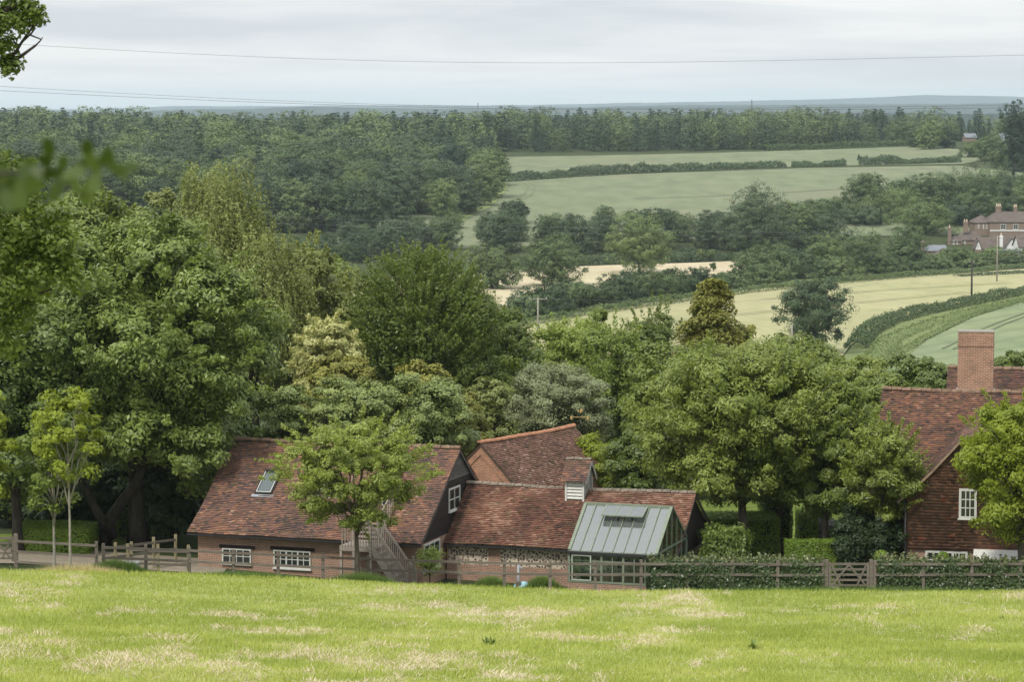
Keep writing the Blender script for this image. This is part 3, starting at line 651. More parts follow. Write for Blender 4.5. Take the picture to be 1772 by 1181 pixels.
def verge(name, parent, x, prof, mat, w=.14, t=.03, drop=.1):
    mb = MB()
    for (a, b) in zip(prof, prof[1:]): mb.beam((x, a[0], a[1] - drop), (x, b[0], b[1] - drop), t, w, (0, 0, 1))
    return mb.build(name, mat, parent)
TH = R(18)
GU = Vector((math.cos(TH), -math.sin(TH), 0)); GV = Vector((math.sin(TH), math.cos(TH), 0))

# ================= the long barn on the left
r1 = at(797, 778, 120.2); barn = empty('barn', (r1.x, r1.y, -20.25), -TH, 'long brick barn with big sagging tiled roof, two rooflights and black boarded gable', 'barn')
zr = r1.z + 20.25; ez = 2.12
bf = [(-5.05, ez), (-4.3, ez + .42), (-3.2, ez + 1.15), (-1.7, ez + 2.2), (0, zr)]; bb = [(3.9, 2.7), (0, zr)]; BL = -10.45
tiles('roof', bf, BL, .02, TILE, barn, seed=1, sag=.06)
tiles('back_roof', bb, BL, .02, TILE, barn, seed=2)
ridge_run('ridge_tiles', (BL, 0, zr + .04), (.02, 0, zr + .04), RIDGE, barn)
w_ = MB(); w_.prism([(BL + .3, -4.6, -1), (BL + .3, -4.6, ez + .1), (BL + .3, -3.2, ez + .95), (BL + .3, -1.7, ez + 2.0), (BL + .3, 0, zr - .2), (BL + .3, 3.6, 2.7), (BL + .3, 3.6, -1)], (abs(BL) - .45, 0, 0)); w_.build('wall', BRICK, barn)
mb = MB(); mb.beam((BL, -5.0, ez - .06), (0, -5.0, ez - .06), .1, .07); mb.build('gutter', DARKM, barn)
gp = [(-4.95, ez)] + [(y, z - .03) for y, z in bf[1:]] + [(3.7, 2.75)]
boards_gable('dark_cladding', barn, -.14, gp, 2.05, BLACKW, .2)
# the upper boards of the gable are weathered grey
gtop = [(y, z) for y, z in gp if z >= 4.1]; za = 4.25
gg = [(-np.interp(za, [q[1] for q in gp[:5]], [-q[0] for q in gp[:5]]), za), (0, zr - .03), (np.interp(-za, [-gp[4][1], -gp[5][1]], [gp[4][0], gp[5][0]]), za)]
boards_gable('grey_cladding', barn, -.122, gg, za, GREYW, .19)
verge('bargeboard', barn, -.02, gp, GREYW, .1, .04, .06)
verge('left_bargeboard', barn, BL + .04, gp, GREYW, .1, .04, .06)
# ground floor windows under black lintels
def front_win(root, yl, x0, x1, y0, y1, nx, ny, **k):
    a = on_y(root, x0, y1, yl); b = on_y(root, x1, y1, yl); c = on_y(root, x0, y0, yl)
    return window(root, (a.x, yl, a.z), (1, 0, 0), (0, -1, 0), b.x - a.x, c.z - a.z, nx, ny, **k)
def side_win(root, xl, x0, x1, y0, y1, nx, ny, **k):
    a = on_x(root, x0, y1, xl); b = on_x(root, x1, y1, xl); c = on_x(root, x0, y0, xl)
    return window(root, (xl, a.y, a.z), (0, 1, 0), (1, 0, 0), b.y - a.y, c.z - a.z, nx, ny, **k)
front_win(barn, -4.61, 385, 435, 949, 975, 4, 2, label='small four light white window in the brick wall'); front_win(barn, -4.61, 474, 538, 952, 983, 6, 2, mull=(2, 4), label='wide six light white window in the brick wall')
for x0, x1, y in ((380, 441, 947), (468, 544, 950)):
    a = on_y(barn, x0, y, -4.62); b = on_y(barn, x1, y, -4.62); MB().box(a.x, b.x, -4.66, -4.602, a.z - .03, a.z + .1).build('lintel', BLACKW, barn)
side_win(barn, -.10, 776, 795, 847, 887, 2, 2, fr=.07, bar=.04); 
MB().box(-.14, -.08, -4.6, 3.6, -1, 2.06).build('gable_wall', BRICK, barn)
side_win(barn, -.075, 733, 760, 944, 992, 3, 2, fr=.07, bar=.04)
# rooflights
def rooflight(root, seg, x0, x1, y0, y1, wd, glass=None):
    p0, p1 = seg; a = on_slope(root, x0, y1, p0, p1); c = on_slope(root, (x0 + x1) / 2, y0, p0, p1)
    d = Vector((0, p1[0] - p0[0], p1[1] - p0[1])).normalized(); nrm = Vector((0, -d.z, d.y)); L = (Vector((0, c.y, c.z)) - Vector((0, a.y, a.z))).length; X = Vector((1, 0, 0))
    def bx(mb, u0, u1, s0, s1, h0, h1): mb.hexa([a + X * u + d * s + nrm * h for u, s, h in ((u0, s0, h0), (u1, s0, h0), (u1, s1, h0), (u0, s1, h0), (u0, s0, h1), (u1, s0, h1), (u1, s1, h1), (u0, s1, h1))])
    mb = MB(); f = .07
    bx(mb, 0, f, 0, L, 0, .12); bx(mb, wd - f, wd, 0, L, 0, .12); bx(mb, f, wd - f, 0, f, 0, .12); bx(mb, f, wd - f, L - .16, L, 0, .13)
    o = mb.build('roof_window', DARKM, root); g = MB(); bx(g, f, wd - f, f, L - .16, .06, .075); g.build('pane', ROOFG, o); g = MB(); bx(g, -.12, wd + .12, -.16, -.001, .03, .045); g.build('flashing', LEAD, o)
    g = MB(); bx(g, f - .01, wd - f + .01, f - .012, f + .02, .13, .14); bx(g, f - .01, f + .02, f + .021, L - .16, .13, .14); bx(g, wd - f - .02, wd - f + .01, f + .021, L - .16, .13, .14); g.build('glazing_bead', WHITE, o)
mg = M('rooflight_glass'); mg.col((.16, .19, .2)).rough(.05); mg.b.inputs['Specular IOR Level'].default_value = 1; mg.b.inputs['Coat Weight'].default_value = 1; mg.b.inputs['Coat IOR'].default_value = 2.2; mg.b.inputs['Coat Roughness'].default_value=.03; ROOFG = mg.m
seg = (bf[2], bf[3])
rooflight(barn, seg, 441, 474, 816, 857, .78); rooflight(barn, seg, 545, 578, 822, 858, .78)
# dormer with a door, mostly behind the young tree
dx = on_y(barn, 672, 850, -2.4).x
dw, dr, dy0 = .85, 4.75, -3.1
dm = MB(); dm.prism([(dx - dw, dy0, 2.1), (dx + dw, dy0, 2.1), (dx + dw, dy0, dr - .85), (dx, dy0, dr - .12), (dx - dw, dy0, dr - .85)], (0, 2.9, 0)); dormer = dm.build('dormer', BLACKW, barn)
for sgn in (-1, 1):
    tiles('dormer_roof', [(sgn * (dw + .22), dr - 1.0), (0, dr)], dy0 - .2, -.3, TILE, dormer, xf=(lambda q: np.stack([dx + q[:, 1], q[:, 0], q[:, 2]], 1)), xr=(lambda t: (dy0 - .2, -2.2 + 1.7 * t)), seed=5 + sgn, sag=0)
ridge_run('dormer_ridge', (dx, dy0 - .2, dr + .03), (dx, -.4, dr + .03), RIDGE, dormer, rad=.1)
window(dormer, (dx - .45, dy0 - .002, 2.35), (1, 0, 0), (0, -1, 0), .9, 1.6, 2, 3, name='door', glass=GLASSD, sill=False)

# ================= outside staircase up to the barn's dormer door
sc_ = empty('staircase', (barn.location.x, barn.location.y, -20.25), -TH, 'weathered wooden outside staircase with balustrades climbing the front of the long barn', 'staircase')
tp = on_y(sc_, 640, 940, -5.35); bt = on_y(sc_, 694, 1000, -5.35); yn, yf = -6.35, -5.35
tpz, btz = tp.z, .1; x_t, x_b = on_y(sc_, 641, 945, yn).x, on_y(sc_, 700, 1008, yn).x
slope = (tpz - btz) / (x_t - x_b)
for y in (yn, yf): m = MB(); m.beam((x_t, y, tpz), (x_b, y, btz), .05, .24); m.build('stringer', STAIRW, sc_)
for k in range(9):
    t = (k + .5) / 9; x = x_t + (x_b - x_t) * t; z = tpz + (btz - tpz) * t; MB().box(x - .14, x + .14, yn + .03, yf - .03, z + .02, z + .06).build('tread', STAIRW, sc_)
for y in (yn, yf):
    m = MB(); m.beam((x_t - .0, y, tpz + 1.0), (x_b + .1, y, btz + .95), .05, .09); m.build('handrail', STAIRW, sc_)
    m = MB()
    for k in range(17):
        t = (k + .4) / 17; x = x_t + (x_b - x_t) * t; z = tpz + (btz - tpz) * t; m.box(x - .022, x + .022, y - .022, y + .022, z, z + .96)
    m.build('balusters', STAIRW, sc_)
    for x, z0, z1 in ((x_t, -.2, tpz + 1.15), (x_b + .1, -.3, btz + 1.05)): MB().box(x - .05, x + .05, y - .051, y + .051, z0, z1).build('newel', STAIRW, sc_)
# landing, and the short upper flight back to the dormer
pl0 = x_t - 1.35
MB().box(pl0, x_t - .06, yn, yf + .4, tpz - .22, tpz - .02).build('landing', STAIRW, sc_)
for x in (pl0 + .05, x_t - .75): MB().box(x - .05, x + .05, yn + .01, yn + .11, -.3, tpz - .221).build('landing_post', STAIRW, sc_)
for k in range(8): MB().box(dx - .5, dx + .5, -5.3 + k * .27, -5.0 + k * .27, tpz + k * .14, tpz + k * .14 + .04).build('tread', STAIRW, sc_)
for x in (dx - .55, dx + .55):
    m = MB(); m.beam((x, -5.2, tpz + .9), (x, -3.2, tpz + 1.95), .05, .08); m.build('handrail', STAIRW, sc_)
    m = MB()
    for k in range(10): m.box(x - .02, x + .02, -5.2 + k * .21, -5.16 + k * .21, tpz + k * .11, tpz + .9 + k * .11)
    m.build('balusters', STAIRW, sc_)
m = MB(); m.beam((pl0, yn, tpz + .95), (x_t, yn, tpz + .95), .05, .09); m.build('handrail', STAIRW, sc_)
m = MB(); [m.box(pl0 + .1 + k * .13, pl0 + .14 + k * .13, yn - .02, yn + .02, tpz - .02, tpz + .92) for k in range(10)]; m.build('balusters', STAIRW, sc_)

# ================= low flint and brick shed
s0 = on_x(barn, 808, 838, -.05); so_ = barn.matrix_basis @ s0
sh = empty('shed', (so_.x, so_.y, -20.25), -TH, 'low flint and brick outbuilding with patchy red roof and white louvre on its ridge', 'outbuilding')
sz = so_.z + 20.25; SL = 10.15
sf = [(-3.1, sz - 2.12), (-2.3, sz - 1.62), (-1.2, sz - .86), (0, sz)]; sb = [(3.35, sz - 2.2), (0, sz)]
tiles('roof', sf, 0.02, SL, TILE_R, sh, seed=11, sag=.05, patch=.6); tiles('back_roof', sb, .02, SL, TILE_R, sh, seed=12)
ridge_run('ridge_tiles', (0, 0, sz + .03), (SL, 0, sz + .03), RIDGE_GR, sh, seg=.36, rad=.12)
ewz = sz - 2.12
MB().prism([(.05, -2.75, -1), (.05, -2.75, ewz + .06), (.05, -1.2, sz - 1.08), (.05, 0, sz - .2), (.05, 2.9, sz - 2.1), (.05, 2.9, -1)], (SL - .25, 0, 0)).build('wall', FLINT, sh)
# brick bands and piers laid into the flint
mb = MB(); zb1 = on_y(sh, 860, 980, -2.77).z
mb.box(.05, SL - .15, -2.772, -2.72, -1, zb1)
for xa, xb in ((771, 776), (845, 865), (979, 987)):
    a = on_y(sh, xa, 960, -2.77); b = on_y(sh, xb, 960, -2.77); mb.box(max(.052, a.x), b.x, -2.775, -2.723, zb1 + .001, ewz + .1)
mb.build('brick_dressing', BRICK, sh)
MB().box(0, SL, -3.1, -3.0, ewz - .09, ewz - .02).build('gutter', DARKM, sh)
sg = [(-3.0, ewz)] + [(y, z - .03) for y, z in sf[1:]] + [(3.3, sz - 2.2)]
boards_gable('cladding', sh, SL - .2, sg, ewz - .2, BLACKW, .2); verge('bargeboard', sh, SL - .02, sg, GREYW, .09, .04, .06)
verge('left_bargeboard', sh, .03, sg, GREYW, .08, .04, .05)
a = on_y(sh, 985, 960, -3.05); MB().tube([(a.x - .05, -2.85, ewz - .05), (a.x - .05, -2.85, -.5)], .045, 8).build('downpipe', DARKM, sh, True)
# louvre
c0 = on_y(sh, 980, 862, -.5).x; c1 = on_y(sh, 1013, 862, -.5).x; cxm = (c0 + c1) / 2; cw = (c1 - c0) / 2
cu = empty('louvre', (0, 0, 0)); cu.parent = sh; cu.location = (cxm, 0, sz - .45); del cu
cu = [o for o in sh.children if o.name.startswith('louvre')][0]
ct = at(1000, 796, (sh.matrix_basis @ Vector((cxm, 0, sz))).y).z + 20.25 - (sz - .45); ceh = ct - .72
mb = MB(); mb.prism([(-cw, -.62, -.3), (-cw, -.62, ceh), (-cw, 0, ct - .08), (-cw, .62, ceh), (-cw, .62, -.3)], (2 * cw, 0, 0)); body = mb.build('louvre_body', WHITE, cu)
mb = MB()
for k in range(6):
    z = .1 + k * (ceh - .15) / 6; mb.hexa([(-cw + .09, -.70, z), (cw - .09, -.70, z), (cw - .09, -.63, z + .05), (-cw + .09, -.63, z + .05), (-cw + .09, -.70, z + .035), (cw - .09, -.70, z + .035), (cw - .09, -.622, z + .14), (-cw + .09, -.622, z + .14)])
for x in (-cw, cw - .08): mb.box(x, x + .08, -.71, -.621, -.1, ceh)
mb.build('louvre_slats', WHITE, cu)
mb = MB(); k = 0
while -.6 + k * .2 < .55: mb.box(cw + .001, cw + .02, -.6 + k * .2, -.6 + k * .2 + .012, -.2, ceh + .62 - abs(-.6 + k * .2) * .95); k += 1
mb.build('board_joint', DARKM, cu)
for sgn in (-1, 1): tiles('louvre_roof', [(sgn * .86, ceh - .14), (0, ct)], -cw - .14, cw + .14, TILE, cu, seed=20 + sgn, sag=0, xf=None)
ridge_run('louvre_ridge', (-cw - .14, 0, ct + .02), (cw + .14, 0, ct + .02), RIDGE_GR, cu, seg=.3, rad=.1)
verge('louvre_bargeboard', cu, cw + .13, [(-.8, ceh - .14), (0, ct - .02), (.8, ceh - .14)], WHITE, .1, .03, .06)
MB().prism([(-cw - .16, -.86, -.16), (-cw - .16, -.6, .05), (-cw - .16, .6, .05), (-cw - .16, .86, -.16)], (2 * cw + .32, 0, 0)).build('flashing', LEAD, cu)

# ================= greenhouse in front of the shed
g0 = at(1014, 872, 115.4); gh = empty('greenhouse', (g0.x, g0.y, -20.0), -TH, 'sage green timber greenhouse with an open roof vent, standing against the flint outbuilding', 'greenhouse')
gzr = g0.z + 20.; GL = 3.62; gr = 2.35; gez = gzr - 1.62
e_ = on_y(gh, 986, 953, -gr); gez = e_.z
for y in (-gr, gr):
    MB().box(-.02, GL + .02, y - .05, y + .05, gez - .1, gez - .0).build('eave_beam', GREENP, gh)
    for x in (0, GL): MB().box(x - .05, x + .05, y - .052, y + .052, .7, gez - .101).build('corner_post', GREENP, gh)
mb = MB(); mb.beam((-.06, 0, gzr), (GL + .06, 0, gzr), .12, .1); mb.build('ridge_beam', GREENP, gh)
for sgn in (-1, 1):
    mb = MB(); nb = 8
    for k in range(nb + 1):
        x = GL * k / nb; wd = .12 if k in (0, nb) else .035; mb.beam((x, sgn * gr, gez + .02), (x, 0, gzr + .02), wd, .07 if k in (0, nb) else .05)
    mb.build('rafters', GREENP, gh)
    g = MB(); g.hexa([(0, sgn * gr, gez), (GL, sgn * gr, gez), (GL, 0, gzr - .02), (0, 0, gzr - .02), (0, sgn * gr, gez + .008), (GL, sgn * gr, gez + .008), (GL, 0, gzr - .012), (0, 0, gzr - .012)]); g.build('roof_glass', GGLASS, gh)
MB().box(-.05, GL + .05, -gr - .13, -gr - .052, gez - .12, gez - .02).build('gutter', DARKM, gh)
# plinth, wall frames
mb = MB(); mb.box(-.06, GL + .06, -gr - .05, -gr + .1, -.8, .72); mb.box(-.06, GL + .06, gr - .1, gr + .05, -.8, .72); mb.box(GL - .08, GL + .061, -gr + .101, gr - .101, -.8, .72); mb.box(-.061, .08, -gr + .101, gr - .101, -.8, .72); mb.build('plinth', BRICK, gh)
mb = MB(); mb.box(-.02, GL + .02, -gr - .07, -gr + .07, .721, .79)
for k in range(1, 8): x = GL * k / 8; mb.box(x - (.045 if k in (3, 5) else .02), x + (.045 if k in (3, 5) else .02), -gr - .04, -gr + .04, .791, gez - .101)
mb.box(.05, GL - .05, -gr - .03, -gr + .03, gez - .42, gez - .37); mb.build('front_frame', GREENP, gh)
g = MB(); g.box(.05, GL - .05, -gr - .004, -gr + .004, .79, gez - .1); g.build('front_glass', CGLASS, gh)
mb = MB(); mb.box(GL - .06, GL + .06, -gr, gr, .721, .79)
for k in range(1, 6):
    y = -gr + 2 * gr * k / 6; mb.box(GL - .03, GL + .03, y - .03, y + .03, .79, gez + (gzr - gez) * (1 - abs(y) / gr) - .03)
mb.box(GL - .035, GL + .035, -gr, gr, gez - .05, gez + .02); mb.build('gable_frame', GREENP, gh)
g = MB(); g.prism([(GL - .004, -gr, .79), (GL - .004, -gr, gez), (GL - .004, 0, gzr - .05), (GL - .004, gr, gez), (GL - .004, gr, .79)], (.008, 0, 0)); g.build('gable_glass', CGLASS, gh)
g = MB(); g.prism([(-.0, -gr, .79), (-.0, -gr, gez), (0, 0, gzr - .05), (0, gr, gez), (0, gr, .79)], (.008, 0, 0)); g.build('left_gable_glass', CGLASS, gh)
window(gh, (.12, -gr - .042, .8), (1, 0, 0), (0, -1, 0), .82, gez - .95, 1, 1, name='door', fr=.05, glass=CGLASS, sill=False, mat=plain('pale_sage_paint', (.34, .37, .31), .5))
# roof vent propped open
v0, v1 = GL * .26, GL * .73; s_ = Vector((0, -gr, gez - gzr)).normalized(); hx = Vector((0, 0, gzr + .06)) + s_ * .12; dn = Vector((0, -math.cos(R(19)), -math.sin(R(19))))
vt = MB(); L_ = .92
for k in range(4): x = v0 + (v1 - v0) * k / 3; vt.beam((x, hx.y, hx.z), tuple(Vector((x, hx.y, hx.z)) + dn * L_), .05, .04)
for q in (0, L_): vt.beam(tuple(Vector((v0, hx.y, hx.z)) + dn * q), tuple(Vector((v1, hx.y, hx.z)) + dn * q), .05, .045)
vo_ = vt.build('roof_vent', GREENP, gh); a_ = Vector((v0, hx.y, hx.z + .005)); b_ = Vector((v1, hx.y, hx.z + .005)); g = MB(); g.hexa([a_ + dn * .03, b_ + dn * .03, b_ + dn * L_, a_ + dn * L_, a_ + dn * .03 + Vector((0, 0, .006)), b_ + dn * .03 + Vector((0, 0, .006)), b_ + dn * L_ + Vector((0, 0, .006)), a_ + dn * L_ + Vector((0, 0, .006))]); g.build('vent_glass', GGLASS, vo_)
for k in range(2): x = v0 + .2 + k * (v1 - v0 - .4); m = MB(); m.beam(tuple(Vector((x, hx.y, hx.z)) + dn * .8), (x, hx.y - .62, gzr - .42), .02, .02); m.build('vent_stay', DARKM, vo_)
# staging inside
st = empty('potting_bench', (gh.location + GU * .25 - GV * 1.6), -TH, 'pale potting bench inside the greenhouse, seen through its front glass', 'bench')
MB().box(0, 3.0, -.45, .3, 1.02, 1.06).build('bench_top', STAIRW, st)
for x in (.05, 2.95):
    for y in (-.4, .25): MB().box(x - .03, x + .03, y - .03, y + .03, -.3, 1.019).build('leg', STAIRW, st)

# ================= back barn with the orange brick gable
b0 = at(832, 767, 131); PHI = R(34); bk = empty('back_barn', (b0.x, b0.y, -20.8), -PHI, 'barn with an orange brick gable and a pale brown tiled roof, behind the flint outbuilding', 'barn')
# local: gable at y=0 facing -y, ridge runs along +y
z2 = b0.z + 20.8; BW = 3.9; ke = z2 - BW * .92; BLn = 8.0
for sgn in (-1, 1): tiles('roof', [(sgn * BW, ke), (0, z2)], -.12, BLn, TILE_B, bk, seed=30 + sgn, tw=.17, pitch=.105, xf=(lambda q: np.stack([q[:, 1], q[:, 0], q[:, 2]], 1)), sag=.05)
ridge_run('ridge_tiles', (0, -.12, z2 + .03), (0, BLn, z2 + .03), RIDGE_OR, bk, rad=.14)
MB().prism([(-BW + .3, 0, -2), (BW - .3, 0, -2), (BW - .3, 0, ke + .12), (0, 0, z2 - .1), (-BW + .3, 0, ke + .12)], (0, BLn - .1, 0)).build('wall', BRICK_OR, bk)
for sgn in (-1, 1):
    m = MB(); m.beam((sgn * BW, -.03, ke - .05), (0, -.03, z2 - .07), .05, .12); m.build('bargeboard', plain('brown_board', (.12, .085, .06), .8, .3) if sgn < 0 else bpy.data.materials['brown_board'], bk)
    m = MB(); m.beam((sgn * (BW - .4), -.02, ke - .1), (0, -.02, z2 - .5), .04, .11); m.build('brick_corbel', BRICK_OR, bk)
ln = at(1056, 800, 137); lt = empty('lean_to', (ln.x, ln.y, -20.8), -PHI, 'small tiled lean-to at the far right end of the barn with the orange gable', 'lean-to')
zz = ln.z + 20.8
for sgn in (-1, 1): tiles('roof', [(sgn * .9, zz - .8), (0, zz)], -1.0, 1.5, TILE_B, lt, seed=40 + sgn, xf=(lambda q: np.stack([q[:, 1], q[:, 0], q[:, 2]], 1)), sag=0)
MB().prism([(-.7, -.9, -1), (.7, -.9, -1), (.7, -.9, zz - .75), (0, -.9, zz - .1), (-.7, -.9, zz - .75)], (0, 2.2, 0)).build('wall', GREYW, lt)
wv = at(1003, 712, 139.5); we = empty('weather_vane', (wv.x, wv.y, wv.z - .3), R(-10), 'gold painted weather vane above the ridge of the barn with the orange gable', 'weather vane')
GOLDM = plain('gold_paint', (.42, .30, .12), .4, .1)
MB().tube([(0, 0, -2.2), (0, 0, .45)], .02, 6).build('rod', DARKM, we); 
m = MB(); m.beam((-.42, 0, 0), (.42, 0, 0), .03, .03); m.box(-.46, -.36, -.02, .02, -.12, .06); m.box(.36, .46, -.02, .02, -.12, .06); m.build('arms', GOLDM, we)
m = MB(); m.prism([(-.12, 0, .3), (.02, 0, .18), (.16, 0, .3), (.12, 0, .42), (0, 0, .44), (-.02, 0, .36)], (0, .02, 0)); m.build('vane', GOLDM, we)

# ================= brick and tile hung house on the right
HT = R(11); h0 = at(1527, 675, 124); hs = empty('house', (h0.x, h0.y, -20.2), -HT, 'tall chimneyed house with a tile hung front wing at the right edge', 'house')
hz = h0.z + 20.2; HL = 12
hf = [(-4.9, hz - 3.9), (-4.0, hz - 3.35), (-2.2, hz - 2.0), (0, hz)]
tiles('roof', hf, 0, HL, TILE_H, hs, seed=51, sag=.05, xr=lambda t: (-.35 + .35 * t, HL)); tiles('back_roof', [(3.5, hz - 3), (0, hz)], 0, HL, TILE_H, hs, seed=52)
ridge_run('ridge_tiles', (0, 0, hz + .03), (HL, 0, hz + .03), RIDGE, hs, rad=.14)
MB().prism([(.15, -4.5, -1), (.15, -4.5, hz - 3.9), (.15, -2.2, hz - 2.25), (.15, 0, hz - .25), (.15, 3.2, hz - 3.1), (.15, 3.2, -1)], (HL - .3, 0, 0)).build('wall', BRICK, hs)
# rear range roof behind the chimney
rr = at(1640, 637, 131); lr = hs.matrix_basis.inverted() @ rr
tiles('rear_roof', [(lr.y - 4, lr.z - 3.2), (lr.y, lr.z)], lr.x, lr.x + 8, TILE_H, hs, seed=53); ridge_run('rear_ridge', (lr.x, lr.y, lr.z + .03), (lr.x + 8, lr.y, lr.z + .03), RIDGE, hs, rad=.14)
MB().prism([(lr.x + .2, lr.y - 3.6, 0), (lr.x + .2, lr.y - 3.6, lr.z - 3.2), (lr.x + .2, lr.y, lr.z - .15), (lr.x + .2, lr.y + 3.6, lr.z - 3.2), (lr.x + .2, lr.y + 3.6, 0)], (7.5, 0, 0)).build('rear_wall', BRICK, hs)
# chimney
ca = on_y(hs, 1657, 600, -.1); cb_ = on_y(hs, 1719, 600, -.1); ctz = on_y(hs, 1688, 577, -.1).z
mb = MB(); mb.box(ca.x, cb_.x, .3, 1.35, hz - 1.6, ctz - .62); mb.box(ca.x - .025, cb_.x + .025, .275, 1.375, ctz - .62, ctz - .55); mb.box(ca.x - .0, cb_.x + .0, .3, 1.35, ctz - .55, ctz - .001); ch = mb.build('chimney', BRICK_CH, hs)
mb = MB(); mb.box(ca.x - .02, cb_.x + .02, .28, 1.37, ctz, ctz + .05); mb.build('chimney_cap', plain('mortar_cap', (.24, .22, .18), .9), ch)
mb = MB(); mb.box(ca.x - .07, cb_.x + .07, .2, 1.4, hz - .3, hz + .02); mb.build('chimney_flashing', LEAD, ch)
# front wing: gable facing the camera, bell-cast verge, half hipped
wy = -7.2
def wp(x, y): p = on_y(hs, x, y, wy); return (p.x, p.z)
L_out = [wp(1553, 868), wp(1576, 851), wp(1612, 816), wp(1663, 762), wp(1690, 748), wp(1716, 741)]
ax, az = L_out[-1]; R_out = [(2 * ax - x + .0, z) for x, z in L_out[::-1]][1:]
base_hung = wp(1600, 951)[1]; xl = wp(1565, 900)[0]; xrr = 2 * ax - xl
zl = np.interp(xl, [p[0] for p in L_out], [p[1] for p in L_out])
outl = [(xl, base_hung), (xl, zl - .1)] + [(x, z - .1) for x, z in L_out[1:]] + [(x, z - .1) for x, z in R_out[:-1]] + [(xrr, zl - .1), (xrr, base_hung)]
MB().prism([(x, wy + .05, z) for x, z in outl], (0, 4.5, 0)).build('wing_core', BLACKW, hs)
MB().box(xl + .1, xrr - .1, wy + .08, wy + 4.4, -1, base_hung - .002).build('lower_wall', BRICK, hs)
zt = az - .1
def wr(t):
    z = base_hung + t * (zt - base_hung)
    xs = [p[0] for p in L_out]; zs_ = [p[1] - .1 for p in L_out]; a = max(xl - .02, np.interp(z, zs_, xs)) if z > zs_[0] else xl - .02
    return (a, max(a + .02, 2 * ax - a))
tiles('hung_tiles', [(wy - .02, base_hung), (wy + .04, zt)], 0, 1, TILE_HUNG, hs, pitch=.125, tw=.17, xr=wr, seed=60, sag=0, lift=.02, patch=.3)
prof_w = [(x - ax, z) for x, z in L_out]
def wing_roof(nm, prof, sd):
    y1 = -1.0
    return tiles(nm, prof, wy - .12, y1, TILE_H, hs, seed=sd, sag=.02, xf=(lambda q: np.stack([ax + q[:, 1], q[:, 0], q[:, 2]], 1)))
wing_roof('wing_roof', prof_w, 61); wing_roof('wing_roof', [(-x, z) for x, z in prof_w], 62)
ridge_run('wing_ridge', (ax, wy - .1, az + .02), (ax, -1.2, az + .02), RIDGE, hs, rad=.13)
for sgn in (1, -1):
    m = MB(); q = [(ax + sgn * x, wy - .13, z - .03) for x, z in prof_w]
    for a, b in zip(q, q[1:]): m.beam(a, b, .05, .1, (0, 0, 1))
    m.build('wing_verge', plain('verge_mortar', (.24, .17, .12), .9, .3) if sgn > 0 else bpy.data.materials['verge_mortar'], hs)
def hwin(yl, x0, x1, y0, y1, nx, ny, **k): return front_win(hs, yl, x0, x1, y0, y1, nx, ny, **k)
hwin(wy - .06, 1659, 1690, 846, 898, 3, 3, fr=.1, bar=.04, label='upstairs white window with small panes')
hwin(wy + .07, 1601, 1674, 953, 985, 6, 2, mull=(2, 4), fr=.09, bar=.045, label='ground floor white three light window')
hwin(wy + .07, 1719, 1768, 960, 990, 1, 1, fr=.08, glass=WHITE, name='garage_door', sill=False)
a = on_y(hs, 1685, 952, wy); b = on_y(hs, 1772, 955, wy); MB().prism([(a.x, wy - .75, a.z - .25), (a.x, wy + .02, a.z + .05), (a.x, wy + .02, a.z - .12), (a.x, wy - .75, a.z - .33)], (b.x - a.x + .6, 0, 0)).build('porch_canopy', WHITE, hs)
p = on_y(hs, 1567, 900, wy - .1); MB().tube([(p.x, wy - .1, 3.9), (p.x, wy - .1, -.5)], .05, 8).build('downpipe', DARKM, hs, True)
MB().prism([(xl - .9, wy + 1.5, -1), (xl + .2, wy + 1.5, -1), (xl + .2, wy + 1.5, zl), (xl - .9, wy + 1.5, zl - .6)], (0, 2, 0)).build('side_wall', BLACKW, hs)

# ================= fences
def fence(label, pts, spacing, mat_p, mat_r, top=1.28, rails=(1.16, .74), name='fence', posts=None, cat='fence', caps=0):
    P0 = [Vector((x, y, gzf(x, y))) for x, y in pts]; root = empty(name, P0[0], 0, label, cat); o = P0[0]
    L = [0]; 
    for a, b in zip(P0, P0[1:]): L.append(L[-1] + (b - a).length)
    def pos(s):
        for i in range(len(P0) - 1):
            if s <= L[i + 1] + 1e-6: t = (s - L[i]) / (L[i + 1] - L[i]); q = P0[i].lerp(P0[i + 1], t); return q
        return P0[-1]
    n = max(1, round(L[-1] / spacing)); ps = [pos(L[-1] * k / n) for k in range(n + 1)]
    for k, p in enumerate(ps):
        q = p - o; mt = mat_p; t = top + random.uniform(-.04, .05); m = MB(); m.beam((q.x, q.y, q.z - .5), (q.x + random.uniform(-.015, .015), q.y, q.z + t), .12, .1, (0, 1, 0)); m.build('post', mt, root)
    for h in rails:
        for a, b in zip(ps, ps[1:]):
            a_ = a - o; b_ = b - o; m = MB(); j = random.uniform(-.012, .012); m.beam((a_.x, a_.y - .07, a_.z + h + j), (b_.x, b_.y - .07, b_.z + h - j), .035, .1); m.build('rail', mat_r, root)
    return root
def fpt(x, yr, d, h):
    """ground point whose rail at height h shows at pixel (x, yr)"""
    return ((x - CX) / F * d, d)
